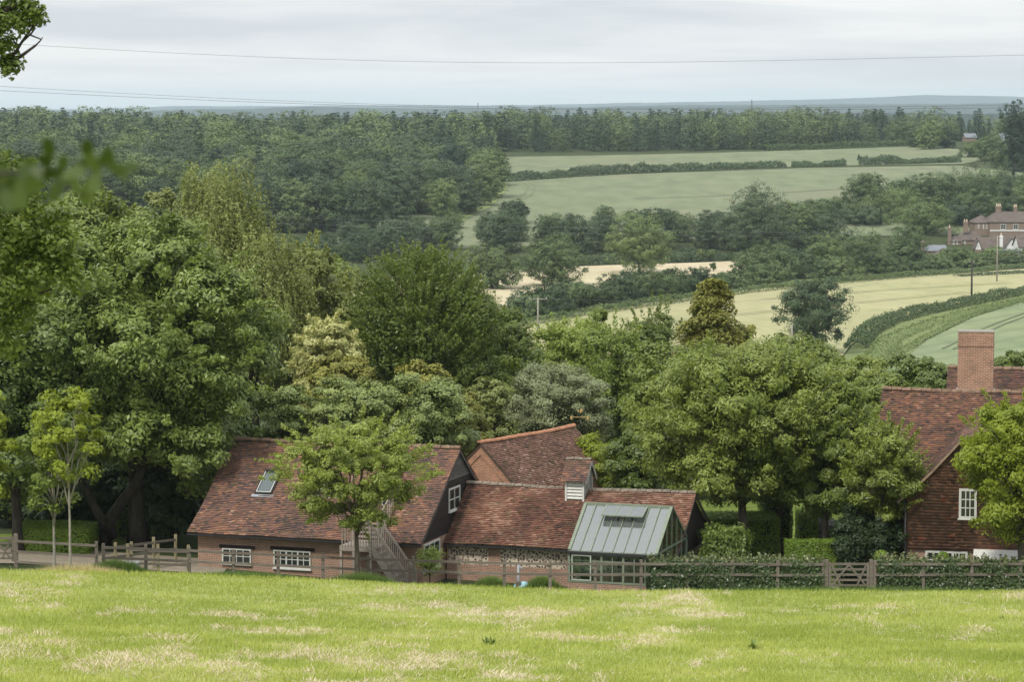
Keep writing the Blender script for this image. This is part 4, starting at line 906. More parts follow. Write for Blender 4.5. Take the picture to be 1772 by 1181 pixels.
# set heights by the ground: front fence stands at 111 m
fence('long grey post and rail fence edging the mown field left of the field gate', [((172 - CX) / F * 112.5, 112.5), ((300 - CX) / F * 111.8, 111.8), ((620 - CX) / F * 111, 111), ((900 - CX) / F * 111, 111), ((1430 - CX) / F * 111, 111)], 1.82, FENCEW, FENCEW)
fence('grey post and rail fence half buried in a leafy hedge, right of the field gate', [((1520 - CX) / F * 111, 111), ((1860 - CX) / F * 111, 111)], 1.9, FENCEW, FENCEW)
fence('post and rail fence behind the two thin saplings at the far left', [((20 - CX) / F * 116, 116), ((160 - CX) / F * 115, 115)], 2.9, FENCEW, FENCEW, top=1.3, rails=(1.12, .68, .25))
fence('low fence with yellowish new posts at the yard entrance on the left', [((172 - CX) / F * 112.9, 112.9), ((205 - CX) / F * 115.5, 115.5), ((298 - CX) / F * 119, 119)], 1.6, FENCEY, FENCEW, rails=(1.1, .7))
fence('short fence run closing the yard left of the long barn', [((215 - CX) / F * 114.2, 114.2), ((320 - CX) / F * 114.6, 114.6)], 1.3, FENCEY, FENCEW, rails=(1.05, .5))
def gate(label, x0, x1, d, name='gate', h=1.15, n=5):
    a = Vector(((x0 - CX) / F * d, d, 0)); a.z = gzf(a.x, a.y); b = Vector(((x1 - CX) / F * d, d, 0)); b.z = a.z; root = empty(name, a, 0, label, 'gate'); w = b.x - a.x
    for x in (0, w): m = MB(); m.box(x - .07, x + .07, -.07, .07, -.4, h + .2); m.build('post', FENCEW, root)
    m = MB(); m.box(.08, .17, -.03, .03, .2, h + .08); m.box(w - .17, w - .08, -.03, .03, .2, h + .08); m.build('stile', FENCEW, root)
    for k in range(n): z = .28 + k * (h - .3) / (n - 1); m = MB(); m.box(.171, w - .171, -.02, .02, z, z + .08); m.build('rail', FENCEW, root)
    m = MB(); m.beam((.2, -.03, .3), (w * .5, -.03, h), .02, .07); m.beam((w - .2, -.031, .3), (w * .5, -.031, h), .02, .07); m.beam((.2, -.032, h), (w * .32, -.032, .3), .02, .07); m.beam((w - .2, -.034, h), (w * .68, -.034, .3), .02, .07); m.build('brace', FENCEW, root)
    return root
gate('weathered wooden five bar gate in the hedge beside the tile hung house', 1436, 1514, 111)
gate('wooden gate cut by the left edge of the photo beside a thick post', -55, 19, 116.6)
ip = empty('iron_railing', ((205 - CX) / F * 126, 126, gzf((205 - CX) / F * 126, 126)), 0, 'dark iron railing in the shade behind the yard, left of the long barn', 'railing')
W_ = 90 / F * 126; m = MB()
for k in range(26): m.box(k * W_ / 25 - .012, k * W_ / 25 + .012, -.012, .012, 0, 1.25 + (.3 * (1 - k / 9) if k < 9 else 0))
m.build('bars', DARKM, ip); m = MB(); m.beam((0, 0, 1.45), (W_ * .36, 0, 1.15), .03, .03); m.beam((W_ * .36, 0, 1.15), (W_, 0, 1.15), .03, .03); m.beam((0, 0, .2), (W_, 0, .2), .03, .03); m.build('rails', DARKM, ip)
# small things by the fence
tb = at(497, 0, 1); tx = (897 - CX) / F * 112; tg = gzf(tx, 112)
tap = empty('standpipe', (tx, 112, tg), 0, 'grey standpipe with a tap rising beside the fence in front of the flint wall', 'standpipe'); MB().tube([(0, 0, -.3), (0, 0, 1.15)], .05, 8).build('pipe', LEAD, tap, True)
MB().tube([(0, 0, 1.0), (.12, -.05, 1.02), (.14, -.06, .9)], .03, 8).build('tap', LEAD, tap, True); MB().box(-.1, .1, -.1, .1, -.3, .45).build('casing', FENCEW, tap)
BLUE = plain('blue_plastic', (.25, .42, .48), .4, .1)
dx_ = (905 - CX) / F * 112.2; bw = empty('bowl', (dx_, 112.2, gzf(dx_, 112.2) + .25), 0, 'upturned pale blue bowl at the foot of the standpipe', 'bowl')
m = MB(); m.tube([(0, 0, 0), (0, 0, .06), (0, 0, .16), (0, 0, .2)], [.36, .34, .2, .05], 14); m.build('bowl_shell', BLUE, bw, True); m = MB(); m.tube([(0, 0, -.03), (0, 0, 0.02)], [.39, .39], 14); m.build('rim', BLUE, bw, True)
qx = (217 - CX) / F * 112; tr2 = empty('water_trough', (qx - .35, 112, gzf(qx, 112)), R(-10), 'small white trough in the weeds behind the left end of the long fence', 'trough')
m = MB(); m.hexa([(.06, .05, .1), (.64, .05, .1), (.64, .35, .1), (.06, .35, .1), (0, 0, .55), (.7, 0, .55), (.7, .4, .55), (0, .4, .55)]); m.build('basin', WHITE, tr2); m = MB(); m.box(-.03, .73, -.03, .43, .551, .585); m.build('rim', WHITE, tr2)

# ------------------------------------------------------------------ near trees
def feather(n, L, per=55, rad=.13, up=.7, cb=.25):
    return lambda Wm, H, rs: shoots(n, None, Wm, H, cb, L, rs, per, rad, up)
tree('walnut_tree', 'huge dark green tree with a forked black trunk filling the left side', 236, 372, 540, 124, 'round', L_DEEP, n=160000, leaf=.23, cb=.16, K=34, lobe=.17, clump=.7, r0=.42, seed=3, depth=.75, aspect=.42, extra=lambda Wm, H, rs: tuple(np.concatenate(q) for q in zip(shoots(170, None, Wm, H, .16, 1.1, rs, 60, .2, .1), lobes_leaves([((-4.5, -1.5, 3.6), (2.2, 1.8, 1.7)), ((-2.2, -2.6, 4.6), (1.7, 1.5, 1.2)), ((2.6, -2.2, 4.4), (1.9, 1.6, 1.5)), ((3.0, .6, 3.4), (1.7, 1.5, 1.8)), ((.6, -3.1, 5.2), (1.8, 1.4, 1.3)), ((-5.6, -.5, 2.8), (1.6, 1.5, 1.7))], 26000, .23, .6, rs))))
wr_ = [o for o in bpy.data.objects if o.name == 'walnut_tree'][0]
m = MB(); m.tube([tuple(at(x, y, d_) - wr_.location) for x, y, d_ in ((178, 960, 124.2), (188, 905, 124), (212, 868, 123.6), (238, 835, 123.3), (252, 790, 123.2), (262, 740, 123.2), (280, 690, 123.4), (310, 640, 123.6))], [.34, .3, .25, .22, .19, .16, .12, .06], 9); m.tube([tuple(at(x, y, d_) - wr_.location) for x, y, d_ in ((196, 930, 124), (170, 890, 123.4), (150, 850, 123), (120, 800, 122.6))], [.26, .2, .16, .08], 8); m.build('limb', BARK, wr_, True)
tree('oak_tree', 'dark broad tree at the left edge behind the two thin saplings', 20, 500, 330, 121, 'round', L_DEEP, n=60000, leaf=.22, cb=.13, K=18, lobe=.2, clump=.65, r0=.25, seed=4, depth=.8)
tree('cherry_tree', 'leafy bright topped tree at the left edge under the blurred twig', 110, 318, 420, 132, 'round', L_MID, n=80000, leaf=.22, cb=.25, K=22, lobe=.2, clump=.65, seed=5, depth=.7, extra=feather(120, .9))
tree('shade_tree', 'shaded dark tree behind the left end of the long barn', 330, 640, 240, 131, 'round', L_DEEP, n=50000, leaf=.22, cb=.08, K=14, lobe=.24, seed=6)
tree('birch_tree', 'tall weeping olive green birch rising left of centre against the far forest', 376, 278, 200, 152, 'weeping', L_OLIVE, n=60000, leaf=.17, cb=.25, seed=7, aspect=.4)
tree('birch_tree', 'rounded olive green birch left of the tall weeping birch', 262, 292, 130, 156, 'round', L_OLIVE, n=36000, leaf=.19, cb=.25, seed=8, K=14, lobe=.24)
tree('birch_tree', 'drooping grey green birch just right of the tall weeping birch', 440, 385, 190, 150, 'weeping', L_OLIVE, n=45000, leaf=.17, cb=.2, seed=9, aspect=.4)
tree('hornbeam_tree', 'upright olive tree between the drooping birch and the feathery cherry', 520, 398, 190, 154, 'round', L_OLIVE, n=50000, leaf=.19, cb=.15, K=16, lobe=.22, seed=10, extra=feather(70, .9))
tree('hornbeam_tree', 'slim olive topped tree left of the feathery cherry', 598, 444, 100, 158, 'round', L_OLIVE, n=22000, leaf=.19, cb=.15, K=12, seed=11, extra=feather(30, .9))
tree('cherry_tree', 'wide cherry with feathery upswept shoots in the centre left, right of the olive trees', 728, 430, 250, 150, 'shoots', L_MID, n=110000, leaf=.17, cb=.14, K=20, seed=12, clump=.55, aspect=.4, extra=feather(90, 1.5, 70, .14, .5))
tree('cherry_tree', 'spreading low boughed cherry reaching right towards the hay field from the feathery cherry', 850, 520, 150, 156, 'round', L_MID, n=40000, leaf=.18, cb=.12, K=14, seed=13, extra=feather(60, 1.1, 60, .12, .3), clump=.5)
tree('maple_tree', 'cream and yellow leaved tree between dark green crowns left of centre', 566, 530, 150, 145, 'round', L_CREAM, n=26000, leaf=.2, cb=.25, K=20, seed=15, th=-.25, extra=feather(60, .45, 50, .2, .2), lobe=.17, gap=.4, inner=.06)
tree('cypress_tree', 'low dark gold conifer below the cream leaved tree', 595, 590, 165, 140, 'round', L_GOLD, n=46000, leaf=.17, cb=.05, K=18, lobe=.22, seed=15)
tree('cypress_tree', 'golden brown conifer to the right of the round evergreens', 735, 605, 130, 141, 'round', L_GOLD, n=40000, leaf=.17, cb=.05, K=18, lobe=.22, seed=16)
tree('cypress_tree', 'golden brown conifer beside the gable of the back barn', 800, 655, 80, 139, 'round', L_GOLD, n=26000, leaf=.17, cb=.02, K=12, seed=17)
tree('bay_tree', 'smooth domed grey green evergreen behind the ridge of the long barn', 615, 640, 175, 134, 'round', L_GREY, n=60000, leaf=.16, cb=.02, K=16, lobe=.27, seed=18, clump=.4)
tree('bay_tree', 'tall rounded dark evergreen right of the grey green dome', 742, 636, 170, 135, 'round', L_GREY, n=60000, leaf=.16, cb=.02, K=16, lobe=.27, seed=19, clump=.4)
tree('bay_tree', 'rounded grey green evergreen between the huge dark tree and the domed evergreen', 488, 648, 120, 133, 'round', L_GREY, n=36000, leaf=.16, cb=.02, K=12, lobe=.27, seed=20, clump=.4)
tree('willow_tree', 'olive shrubby tree behind the left gable of the back barn', 838, 630, 100, 143, 'round', L_OLIVE, n=26000, leaf=.17, cb=.02, K=12, seed=21)
tree('elder_tree', 'small bright green tree under the right side of the feathery cherry', 870, 596, 90, 150, 'round', L_BRIGHT, n=22000, leaf=.18, cb=.1, K=12, seed=22)
tree('pear_tree', 'rounded silver grey tree above the ridge of the back barn', 968, 612, 195, 147, 'round', L_SILV, n=66000, leaf=.15, cb=.05, K=20, lobe=.24, seed=23, aspect=.35, clump=.5)
tree('robinia_tree', 'light feathery green tree behind the silver grey tree', 985, 545, 150, 166, 'round', L_BRIGHT, n=36000, leaf=.18, cb=.1, K=16, seed=24, extra=feather(50, 1.2, 50, .15, .8), clump=.5)
tree('ash_tree', 'pale green open tree with a thin pale trunk left of the big cherry', 1068, 560, 130, 158, 'round', L_BRIGHT, BARK_P, n=34000, leaf=.17, cb=.1, K=16, seed=25, extra=feather(50, 1.3, 50, .12, .9), clump=.5)
tree('bamboo_clump', 'bright green plumed top rising behind the light feathery tree', 1028, 516, 66, 172, 'round', L_BRIGHT, n=18000, leaf=.2, cb=.3, K=9, seed=26, cat='tree')
tree('willow_tree', 'soft green bushy tree left of the golden cypress', 1130, 520, 120, 175, 'round', L_MID, n=34000, leaf=.18, cb=.1, K=16, seed=27, extra=feather(40, 1.2, 50, .15, .8))
tree('cypress_tree', 'pointed golden green cypress standing tall against the hay field', 1235, 478, 205, 160, 'conifer', L_GOLD, n=90000, leaf=.2, cb=.2, seed=28)
tree('cypress_tree', 'small golden cypress at the right foot of the pointed one', 1283, 540, 74, 162, 'round', L_GOLD, n=14000, leaf=.18, cb=.3, K=9, seed=29)
tree('cherry_tree', 'big spreading cherry between the greenhouse and the tile hung house', 1290, 588, 420, 121.5, 'round', L_MID, BARK_M, n=150000, leaf=.18, cb=.21, K=34, lobe=.17, clump=.55, r0=.26, seed=30, depth=.8, aspect=.4, extra=feather(150, 1.1, 60, .16, .35))
tree('cherry_tree', 'leafy side bough tree touching the left verge of the tile hung house roof', 1432, 650, 190, 120.5, 'round', L_MID, BARK_M, n=70000, leaf=.18, cb=.2, K=20, lobe=.2, clump=.5, r0=.2, seed=31, extra=feather(70, 1.0, 60, .14, .6), aspect=.4)
tree('cherry_tree', 'smaller cherry with a second trunk right of the greenhouse', 1350, 720, 150, 126, 'round', L_MID, BARK_M, n=30000, leaf=.18, cb=.3, K=12, seed=32)
tree('cherry_tree', 'low leafy sprays of cherry overhanging the lower left of the tile hung house roof', 1532, 728, 140, 117.2, 'round', L_MID, BARK_M, n=30000, leaf=.17, cb=.32, K=16, lobe=.17, clump=.42, r0=.09, seed=131, extra=feather(80, .95, 60, .12, .7), aspect=.4, gap=.5, th=-.2)
tree('elm_tree', 'round green tree behind the big cherry near the ridge of the tile hung house', 1480, 620, 170, 142, 'round', L_MID, n=40000, leaf=.19, cb=.08, K=16, seed=33)
tree('hazel_bush', 'dark green bush between the house chimney and the crop field', 1590, 605, 130, 150, 'round', L_DEEP, n=36000, leaf=.19, cb=.02, K=14, seed=34, cat='bush')
tree('hazel_bush', 'green bush at the left foot of the rear roof of the tile hung house', 1530, 650, 120, 138, 'round', L_MID, n=30000, leaf=.18, cb=.02, K=12, seed=35, cat='bush')
tree('hazel_bush', 'dark green bush behind the house roof right of the chimney', 1755, 590, 110, 150, 'round', L_DEEP, n=30000, leaf=.19, cb=.02, K=12, seed=36, cat='bush')
tree('robinia_tree', 'golden lime green tree covering the right end of the tile hung house', 1778, 672, 230, 112.3, 'round', L_LIME, BARK_M, n=76000, leaf=.16, cb=.16, K=26, lobe=.18, clump=.42, seed=37, extra=feather(90, .7, 60, .12, .4), aspect=.45, depth=.8)
tree('hornbeam_tree', 'young spreading tree standing in front of the staircase of the long barn', 612, 716, 300, 110.2, 'round', L_YOUNG, BARK_M, n=32000, leaf=.14, cb=.26, K=34, lobe=.095, clump=.36, r0=.12, seed=38, extra=feather(110, .9, 50, .13, .15), gap=.6, inner=.03, aspect=.5)
tree('field_maple_sapling', 'thin pale stemmed sapling with lime leaves, right one of the two at the far left', 112, 640, 150, 107.2, 'round', L_LIME, BARK_P, n=7500, leaf=.16, cb=.38, K=16, lobe=.1, clump=.3, r0=.065, seed=39, gap=.7, inner=0, zb=None)
tree('field_maple_sapling', 'thin pale stemmed sapling with green leaves, left one of the two at the far left', 84, 700, 160, 108.5, 'round', L_BRIGHT, BARK_P, n=9000, leaf=.16, cb=.3, K=16, lobe=.12, clump=.3, r0=.07, seed=40, gap=.7, inner=0)
tree('lime_sapling', 'lime green bush cut by the left edge of the photo beside the saplings', -28, 655, 110, 108, 'round', L_LIME, BARK_P, n=9000, leaf=.16, cb=.3, K=12, lobe=.15, clump=.35, r0=.06, seed=41, gap=.5)
tree('lime_tree', 'leafy tree beyond the right edge beside the tile hung house', 2010, 560, 260, 121, 'round', L_MID, BARK_M, n=30000, leaf=.22, cb=.1, K=16, seed=151)
tree('climber', 'yellow green climbing shrub growing over the right verge of the back barn', 1062, 768, 66, 134.4, 'round', L_LIME, n=9000, leaf=.15, cb=.35, K=10, lobe=.25, seed=42, cat='climber')
tree('climber', 'yellow green climber strand on the upper right slope of the back barn roof', 1024, 748, 34, 136.5, 'round', L_LIME, n=4000, leaf=.15, cb=.6, K=7, lobe=.3, seed=43, cat='climber')
tree('bay_tree', 'dark leafy shrub between the back barn lean-to and the big cherry', 1100, 740, 120, 133, 'round', L_MID, n=26000, leaf=.17, cb=.02, K=12, seed=44)
for i, (x, yt, w, d, lab) in enumerate(((930, 640, 190, 160, 'dense green shrub filling the gap behind the silver grey tree'), (1200, 620, 230, 150, 'dense green shrub behind the big cherry below the golden cypress'), (700, 560, 300, 168, 'dense green tree mass behind the domed evergreens'), (530, 436, 260, 165, 'dense green tree behind the drooping birch'), (1400, 590, 200, 165, 'green tree behind the top of the big cherry, right of the golden cypress'), (180, 420, 330, 150, 'dense green tree behind the huge dark tree'), (1650, 640, 200, 160, 'low dark shrub behind the house chimney'), (830, 600, 150, 165, 'green shrub behind the spreading cherry'))):
    tree('shrub', lab, x, yt, w, d, 'round', L_MID, n=36000, leaf=.24, cb=.02, K=16, seed=60 + i, cat='shrub')
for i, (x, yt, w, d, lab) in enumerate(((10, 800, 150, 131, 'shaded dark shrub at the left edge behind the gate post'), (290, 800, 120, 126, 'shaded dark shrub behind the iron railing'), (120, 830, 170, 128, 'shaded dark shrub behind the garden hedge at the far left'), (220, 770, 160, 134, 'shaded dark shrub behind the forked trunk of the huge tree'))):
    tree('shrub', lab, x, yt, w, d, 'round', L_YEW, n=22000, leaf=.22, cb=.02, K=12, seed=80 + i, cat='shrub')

# ------------------------------------------------------------------ hedges and low plants
def hedge(name, label, x0, x1, y0, y1, h, mat, n, leaf=.1, rough=.1, cat='hedge', base=None, spiky=0, seed=1, rz=0, at_=None, parts=True):
    rs = np.random.default_rng(seed); global rng; rng = rs; cx, cy_ = (x0 + x1) / 2, (y0 + y1) / 2; zb = gzf(cx, cy_) if base is None else base; root = empty(name, (cx, cy_, zb), rz, label, cat)
    w, d = (x1 - x0), (y1 - y0); A = np.array([w * h, w * h * .5, w * d, d * h, d * h]); k = rs.choice(5, n, p=A / A.sum()); u = rs.random(n); v = rs.random(n)
    X = np.where(k < 3, (u - .5) * w, np.where(k == 3, -w / 2, w / 2)); Y = np.where(k == 0, -d / 2, np.where(k == 1, d / 2, np.where(k == 2, (v - .5) * d, (u - .5) * d))); Z = np.where(k == 2, h, v * h)
    P = np.stack([X, Y, Z], 1); nz = np.array([[0, -1, .3], [0, 1, .3], [0, 0, 1], [-1, 0, .3], [1, 0, .3]])[k]
    bump_ = (fbm(X * 1.3 + Z * .9 + 9, Y * 1.3 + Z * .8 + seed, seed, 3) - .5) * 2 * rough; P = P + nz * (bump_ + rs.normal(0, rough * .35, n))[:, None]; gr = gz(P[:, 0] + cx, P[:, 1] + cy_) - zb if rz == 0 else 0
    P[:, 2] += gr
    T = np.clip(.25 + .5 * rs.random(n), 0, 1)
    if spiky:
        m = spiky; sx = (rs.random(m) - .5) * w; sy = (rs.random(m) - .5) * d; L = .1 + .3 * rs.random(m); kk = rs.integers(0, m, m * 14); t = rs.random(m * 14); a = rs.normal(0, .3, (m, 2))
        q = np.stack([sx[kk] + a[kk, 0] * t * L[kk], sy[kk] + a[kk, 1] * t * L[kk], h + t * L[kk]], 1) + rs.normal(0, .02, (m * 14, 3)); P = np.concatenate([P, q]); nz = np.concatenate([nz, unit(m * 14)]); T = np.concatenate([T, np.clip(.75 + .25 * rs.random(m * 14), 0, 1)])
    me = leaf_mesh('foliage', P, nz + unit(len(P)) * .7, leaf * (.6 + .8 * rs.random(len(P))), .6, T, .2); meshobj('foliage', me, mat, root)
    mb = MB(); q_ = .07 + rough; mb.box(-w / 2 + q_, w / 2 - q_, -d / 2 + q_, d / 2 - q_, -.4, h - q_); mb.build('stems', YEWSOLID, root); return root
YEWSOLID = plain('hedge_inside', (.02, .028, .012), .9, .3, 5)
def fx(x, d): return (x - CX) / F * d
hedge('hedge', 'unclipped dark hedge with pale new shoots between the greenhouse and field gate', fx(1128, 111.6), fx(1432, 111.6), 110.98, 112.4, 1.2, L_HEDGE, 24000, .11, .15, spiky=260, seed=2)
hedge('hedge', 'unclipped dark hedge with pale shoots in front of the tile hung house', fx(1522, 111.6), fx(1850, 111.6), 110.98, 112.4, 1.18, L_HEDGE, 26000, .11, .15, spiky=260, seed=3)
tree('yew_tree', 'dark dense yew growing against the left wall of the tile hung house', 1518, 862, 118, 117.4, 'round', L_YEW, n=46000, leaf=.13, cb=-.15, K=18, lobe=.26, clump=.35, seed=104, under=-2)
tree('yew_tree', 'lower dark yew between the field gate and the yew against the house', 1484, 885, 70, 116.4, 'round', L_YEW, n=20000, leaf=.13, cb=-.15, K=12, lobe=.28, clump=.35, seed=105, under=-2)
hedge('box_hedge', 'low clipped bright green hedge left of the dark yew block', fx(1366, 118), fx(1462, 118), 117.5, 119, 1.75, L_BOX, 16000, .09, .04, seed=5)
hedge('box_hedge', 'second clipped hedge with a sunlit top seen between the two cherry trunks', fx(1208, 124), fx(1350, 124), 123, 126, 2.1, L_BOX, 16000, .1, .05, seed=6)
hedge('box_hedge', 'tall clipped green hedge behind the second cherry trunk', fx(1325, 127), fx(1372, 127), 126, 130, 3.0, L_BOX, 9000, .1, .05, seed=7)
hedge('box_hedge', 'far bright topped garden hedge behind the low clipped one', fx(1385, 130), fx(1440, 130), 129, 131, 1.6, L_BOX, 6000, .1, .05, seed=8)
hedge('garden_hedge', 'long low clipped hedge with a lit top behind the fence at the far left', fx(22, 122), fx(152, 122), 121, 124, 1.05, L_BOX, 16000, .1, .05, seed=9)
hedge('garden_hedge', 'dark clipped hedge in the shade right of the forked trunk', fx(200, 128), fx(260, 128), 127, 130, 1.3, L_BOX, 7000, .1, .05, seed=10)
L_LAV = foliage('lavender', (.15, .15, .14), (.26, .26, .28), .1, .2, .6, .1)
hedge('lavender_bed', 'grey lavender bed behind the low clipped hedge left of the yew block', fx(1425, 125), fx(1462, 125), 123.5, 126, 1.7, L_LAV, 5000, .09, .1, cat='plant', seed=11)
hedge('shrub', 'dark leafy shrub at the right corner of the boarded gable of the outbuilding', fx(1226, 117), fx(1290, 117), 116, 118.5, 2.2, L_DEEP, 12000, .14, .3, cat='shrub', seed=12)
def ball(label, x, ytop, w, d, seed):
    X = fx(x, d); zt = at(x, ytop, d).z; g = gzf(X, d); r = w / F * d / 2; root = empty('topiary_ball', (X, d, g), 0, label, 'topiary', 'clipped box balls by the house'); rs = np.random.default_rng(seed); global rng; rng = rs
    e_ = unit(1800); P = e_ * r * (1 + rs.normal(0, .04, (1800, 1))) + np.array([0, 0, zt - g - r]); meshobj('foliage', leaf_mesh('foliage', P, e_ + unit(1800) * .5, np.full(1800, .09), .6, rs.random(1800)), L_BOX, root); MB().tube([(0, 0, -.2), (0, 0, zt - g - r)], .05, 6).build('stem', BARK, root)
ball('clipped green ball in front of the ground floor window of the tile hung house', 1639, 956, 22, 113.2, 1); ball('clipped green ball left of the house window beside the downpipe', 1531, 953, 24, 113.2, 2)
def tuft(name, label, x, d, w, h, n, mat, seed, cat='weeds', depth=.7, L=.35, ww=.012):
    rs = np.random.default_rng(seed); X0 = fx(x, d); g = gzf(X0, d); W2 = w / F * d; X = rs.normal(0, W2 / 4, n); Y = (rs.random(n) - .5) * depth; az = rs.random(n) * 6.283; le = .1 + .45 * rs.random(n); hh = h * (.4 + .6 * rs.random(n)) * np.exp(-(X / (W2 * .45)) ** 2 * .7)
    Z = gz(X + X0, Y + d) - g - .05; D = np.stack([np.cos(az) * le, np.sin(az) * le, np.sqrt(1 - le ** 2)], 1) * hh[:, None]; s = np.stack([-np.sin(az), np.cos(az), 0 * az], 1) * ww; P = np.stack([X, Y, Z], 1)
    v = np.stack([P - s, P + s, P + D + s * .3], 1).reshape(-1, 3); o = meshobj(name, np_mesh(name, v, np.arange(n * 3), 3, tint=rs.random(n)), mat); o.location = (X0, d, g); tag(o, label, cat); o['kind'] = 'stuff'; del o['category']
    return o
L_DRY = foliage('dry_grass', (.22, .19, .09), (.45, .39, .22), .3, .2, .6, .1)
L_ROUGH = foliage('rough_grass', (.05, .085, .02), (.13, .19, .05), .3, .2, .6, .1)
tuft('long_grass', 'tall dry seeding grass around the feet of the two thin saplings', 130, 107.0, 260, .95, 9000, L_DRY, 1)
tuft('long_grass', 'dark nettles and weeds along the fence at the far left', 60, 108.5, 260, .55, 8000, L_ROUGH, 2, ww=.02)
tuft('nettles', 'dark green nettles in front of the white trough', 195, 110.8, 130, .85, 6000, L_ROUGH, 3, ww=.03)
tuft('long_grass', 'tuft of long green grass around the foot of the young tree by the staircase', 625, 109.6, 170, .95, 12000, L_ROUGH, 4)
tuft('nettles', 'green weeds along the fence below the two barn windows', 430, 110.6, 330, .6, 9000, L_ROUGH, 5, ww=.025)
tuft('nettles', 'green weeds below the flint wall right of the standpipe', 940, 111.6, 70, .85, 4000, L_ROUGH, 6, ww=.03)
tuft('nettles', 'small green weeds left of the standpipe', 850, 111.8, 70, .8, 3000, L_ROUGH, 7, ww=.03)
tuft('long_grass', 'fringe of long grass under the right hand hedges', 1450, 110.4, 900, .5, 16000, L_ROUGH, 8)
rose = tree('rose_bush', 'small rose bush beside the foot of the staircase', 742, 950, 34, 113.5, 'round', L_BRIGHT, n=3000, leaf=.1, cb=.3, K=7, cat='bush', seed=90, r0=.03)

# ------------------------------------------------------------------ oak at the camera's left, with boughs reaching into the frame
def leafy_part(root, spec, leaf, n, mat, name, seed, asp=.55):
    rs = np.random.default_rng(seed); global rng; rng = rs; P = []; N_ = []; T = []
    for (c, r, w) in spec:
        m = int(n * w); nc = max(3, int(m / 60)); cc = np.array(c) + unit(nc) * np.array(r) * (rs.random((nc, 1)) ** .5); k = rs.integers(0, nc, m); e_ = unit(m); P.append(cc[k] + e_ * leaf * 2.2 * rs.random((m, 1)) ** .5); N_.append(e_ * .5 + np.array([0, 0, .5]) + unit(m) * .6); ct = rs.random(nc); T.append(np.clip(.2 + .3 * ct[k] + .5 * rs.random(m), 0, 1))
    P = np.concatenate(P); return meshobj(name, leaf_mesh(name, P, np.concatenate(N_), leaf * (.6 + .8 * rs.random(len(P))), asp, np.concatenate(T), .2), mat, root)
D0 = 48; tp_ = at(-520, 700, D0); g_ = gzf(tp_.x, D0); oak = empty('oak_tree', (tp_.x, D0, g_), 0, 'near oak whose leafy boughs reach into the top left corner and left edge', 'tree')
def L(x, y, d=D0): p = at(x, y, d); return (p.x - tp_.x, p.y - D0, p.z - g_)
mb = MB(); mb.tube([(0, 0, -.5), (.1, 0, 2), (0, .1, 4.5), (.1, 0, 7.5), (.2, 0, 10.5)], [.5, .4, .34, .26, .1], 9)
def bough(pts, r0): mb.tube([L(*p) for p in pts], [r0 * (1 - .85 * k / (len(pts) - 1)) + .006 for k in range(len(pts))], 6)
bough([(-510, 260), (-300, 150), (-120, 120), (-40, 112), (8, 104), (35, 98), (62, 78)], .09); bough([(8, 104), (26, 92), (38, 72), (52, 60), (72, 68)], .03); bough([(38, 72), (58, 44), (74, 34), (80, 40)], .018); bough([(-120, 120), (-50, 40), (8, 18), (40, 2), (50, -20)], .08); bough([(-40, 112), (-6, 60), (20, 30)], .04); bough([(62, 78), (70, 70), (74, 64)], .01)
bough([(35, 98), (30, 82), (20, 62)], .02); bough([(52, 60), (60, 50), (60, 30)], .012)
bough([(-515, 520), (-300, 500), (-120, 500), (0, 500), (50, 478), (100, 470)], .13); bough([(-300, 500), (-150, 400), (-30, 330), (20, 300), (60, 330)], .1); bough([(0, 500), (40, 520), (90, 500)], .04)
mb.build('trunk', BARK, oak, True)
L_OAK = foliage('oak_leaf', (.032, .055, .009), (.092, .13, .02), .35, .35, .5, 0, (.20, .24, .04))
leafy_part(oak, [(L(8, 36), (.34, .4, .28), .17), (L(52, 26), (.22, .3, .12), .05), (L(40, 8), (.34, .3, .16), .08), (L(14, 108), (.24, .3, .13), .06), (L(0, 78), (.2, .3, .2), .06), (L(-60, 40), (.8, .8, .8), .25), (L(-200, 60), (1.4, 1.4, 1.2), .33)], .10, 5600, L_OAK, 'upper_bough', 1)
leafy_part(oak, [(L(20, 330), (.5, .8, .55), .12), (L(50, 400), (.75, .8, .5), .15), (L(60, 470), (.8, .8, .55), .16), (L(90, 440), (.4, .6, .4), .07), (L(10, 560), (.5, .7, .5), .09), (L(-10, 290), (.4, .5, .25), .05), (L(-120, 420), (1.2, 1.2, 1.4), .36)], .11, 16000, L_OAK, 'lower_bough', 2)
leafy_part(oak, [((0, 0, 9), (3.2, 3, 2.4), 1)], .2, 9000, L_OAK, 'crown', 3)
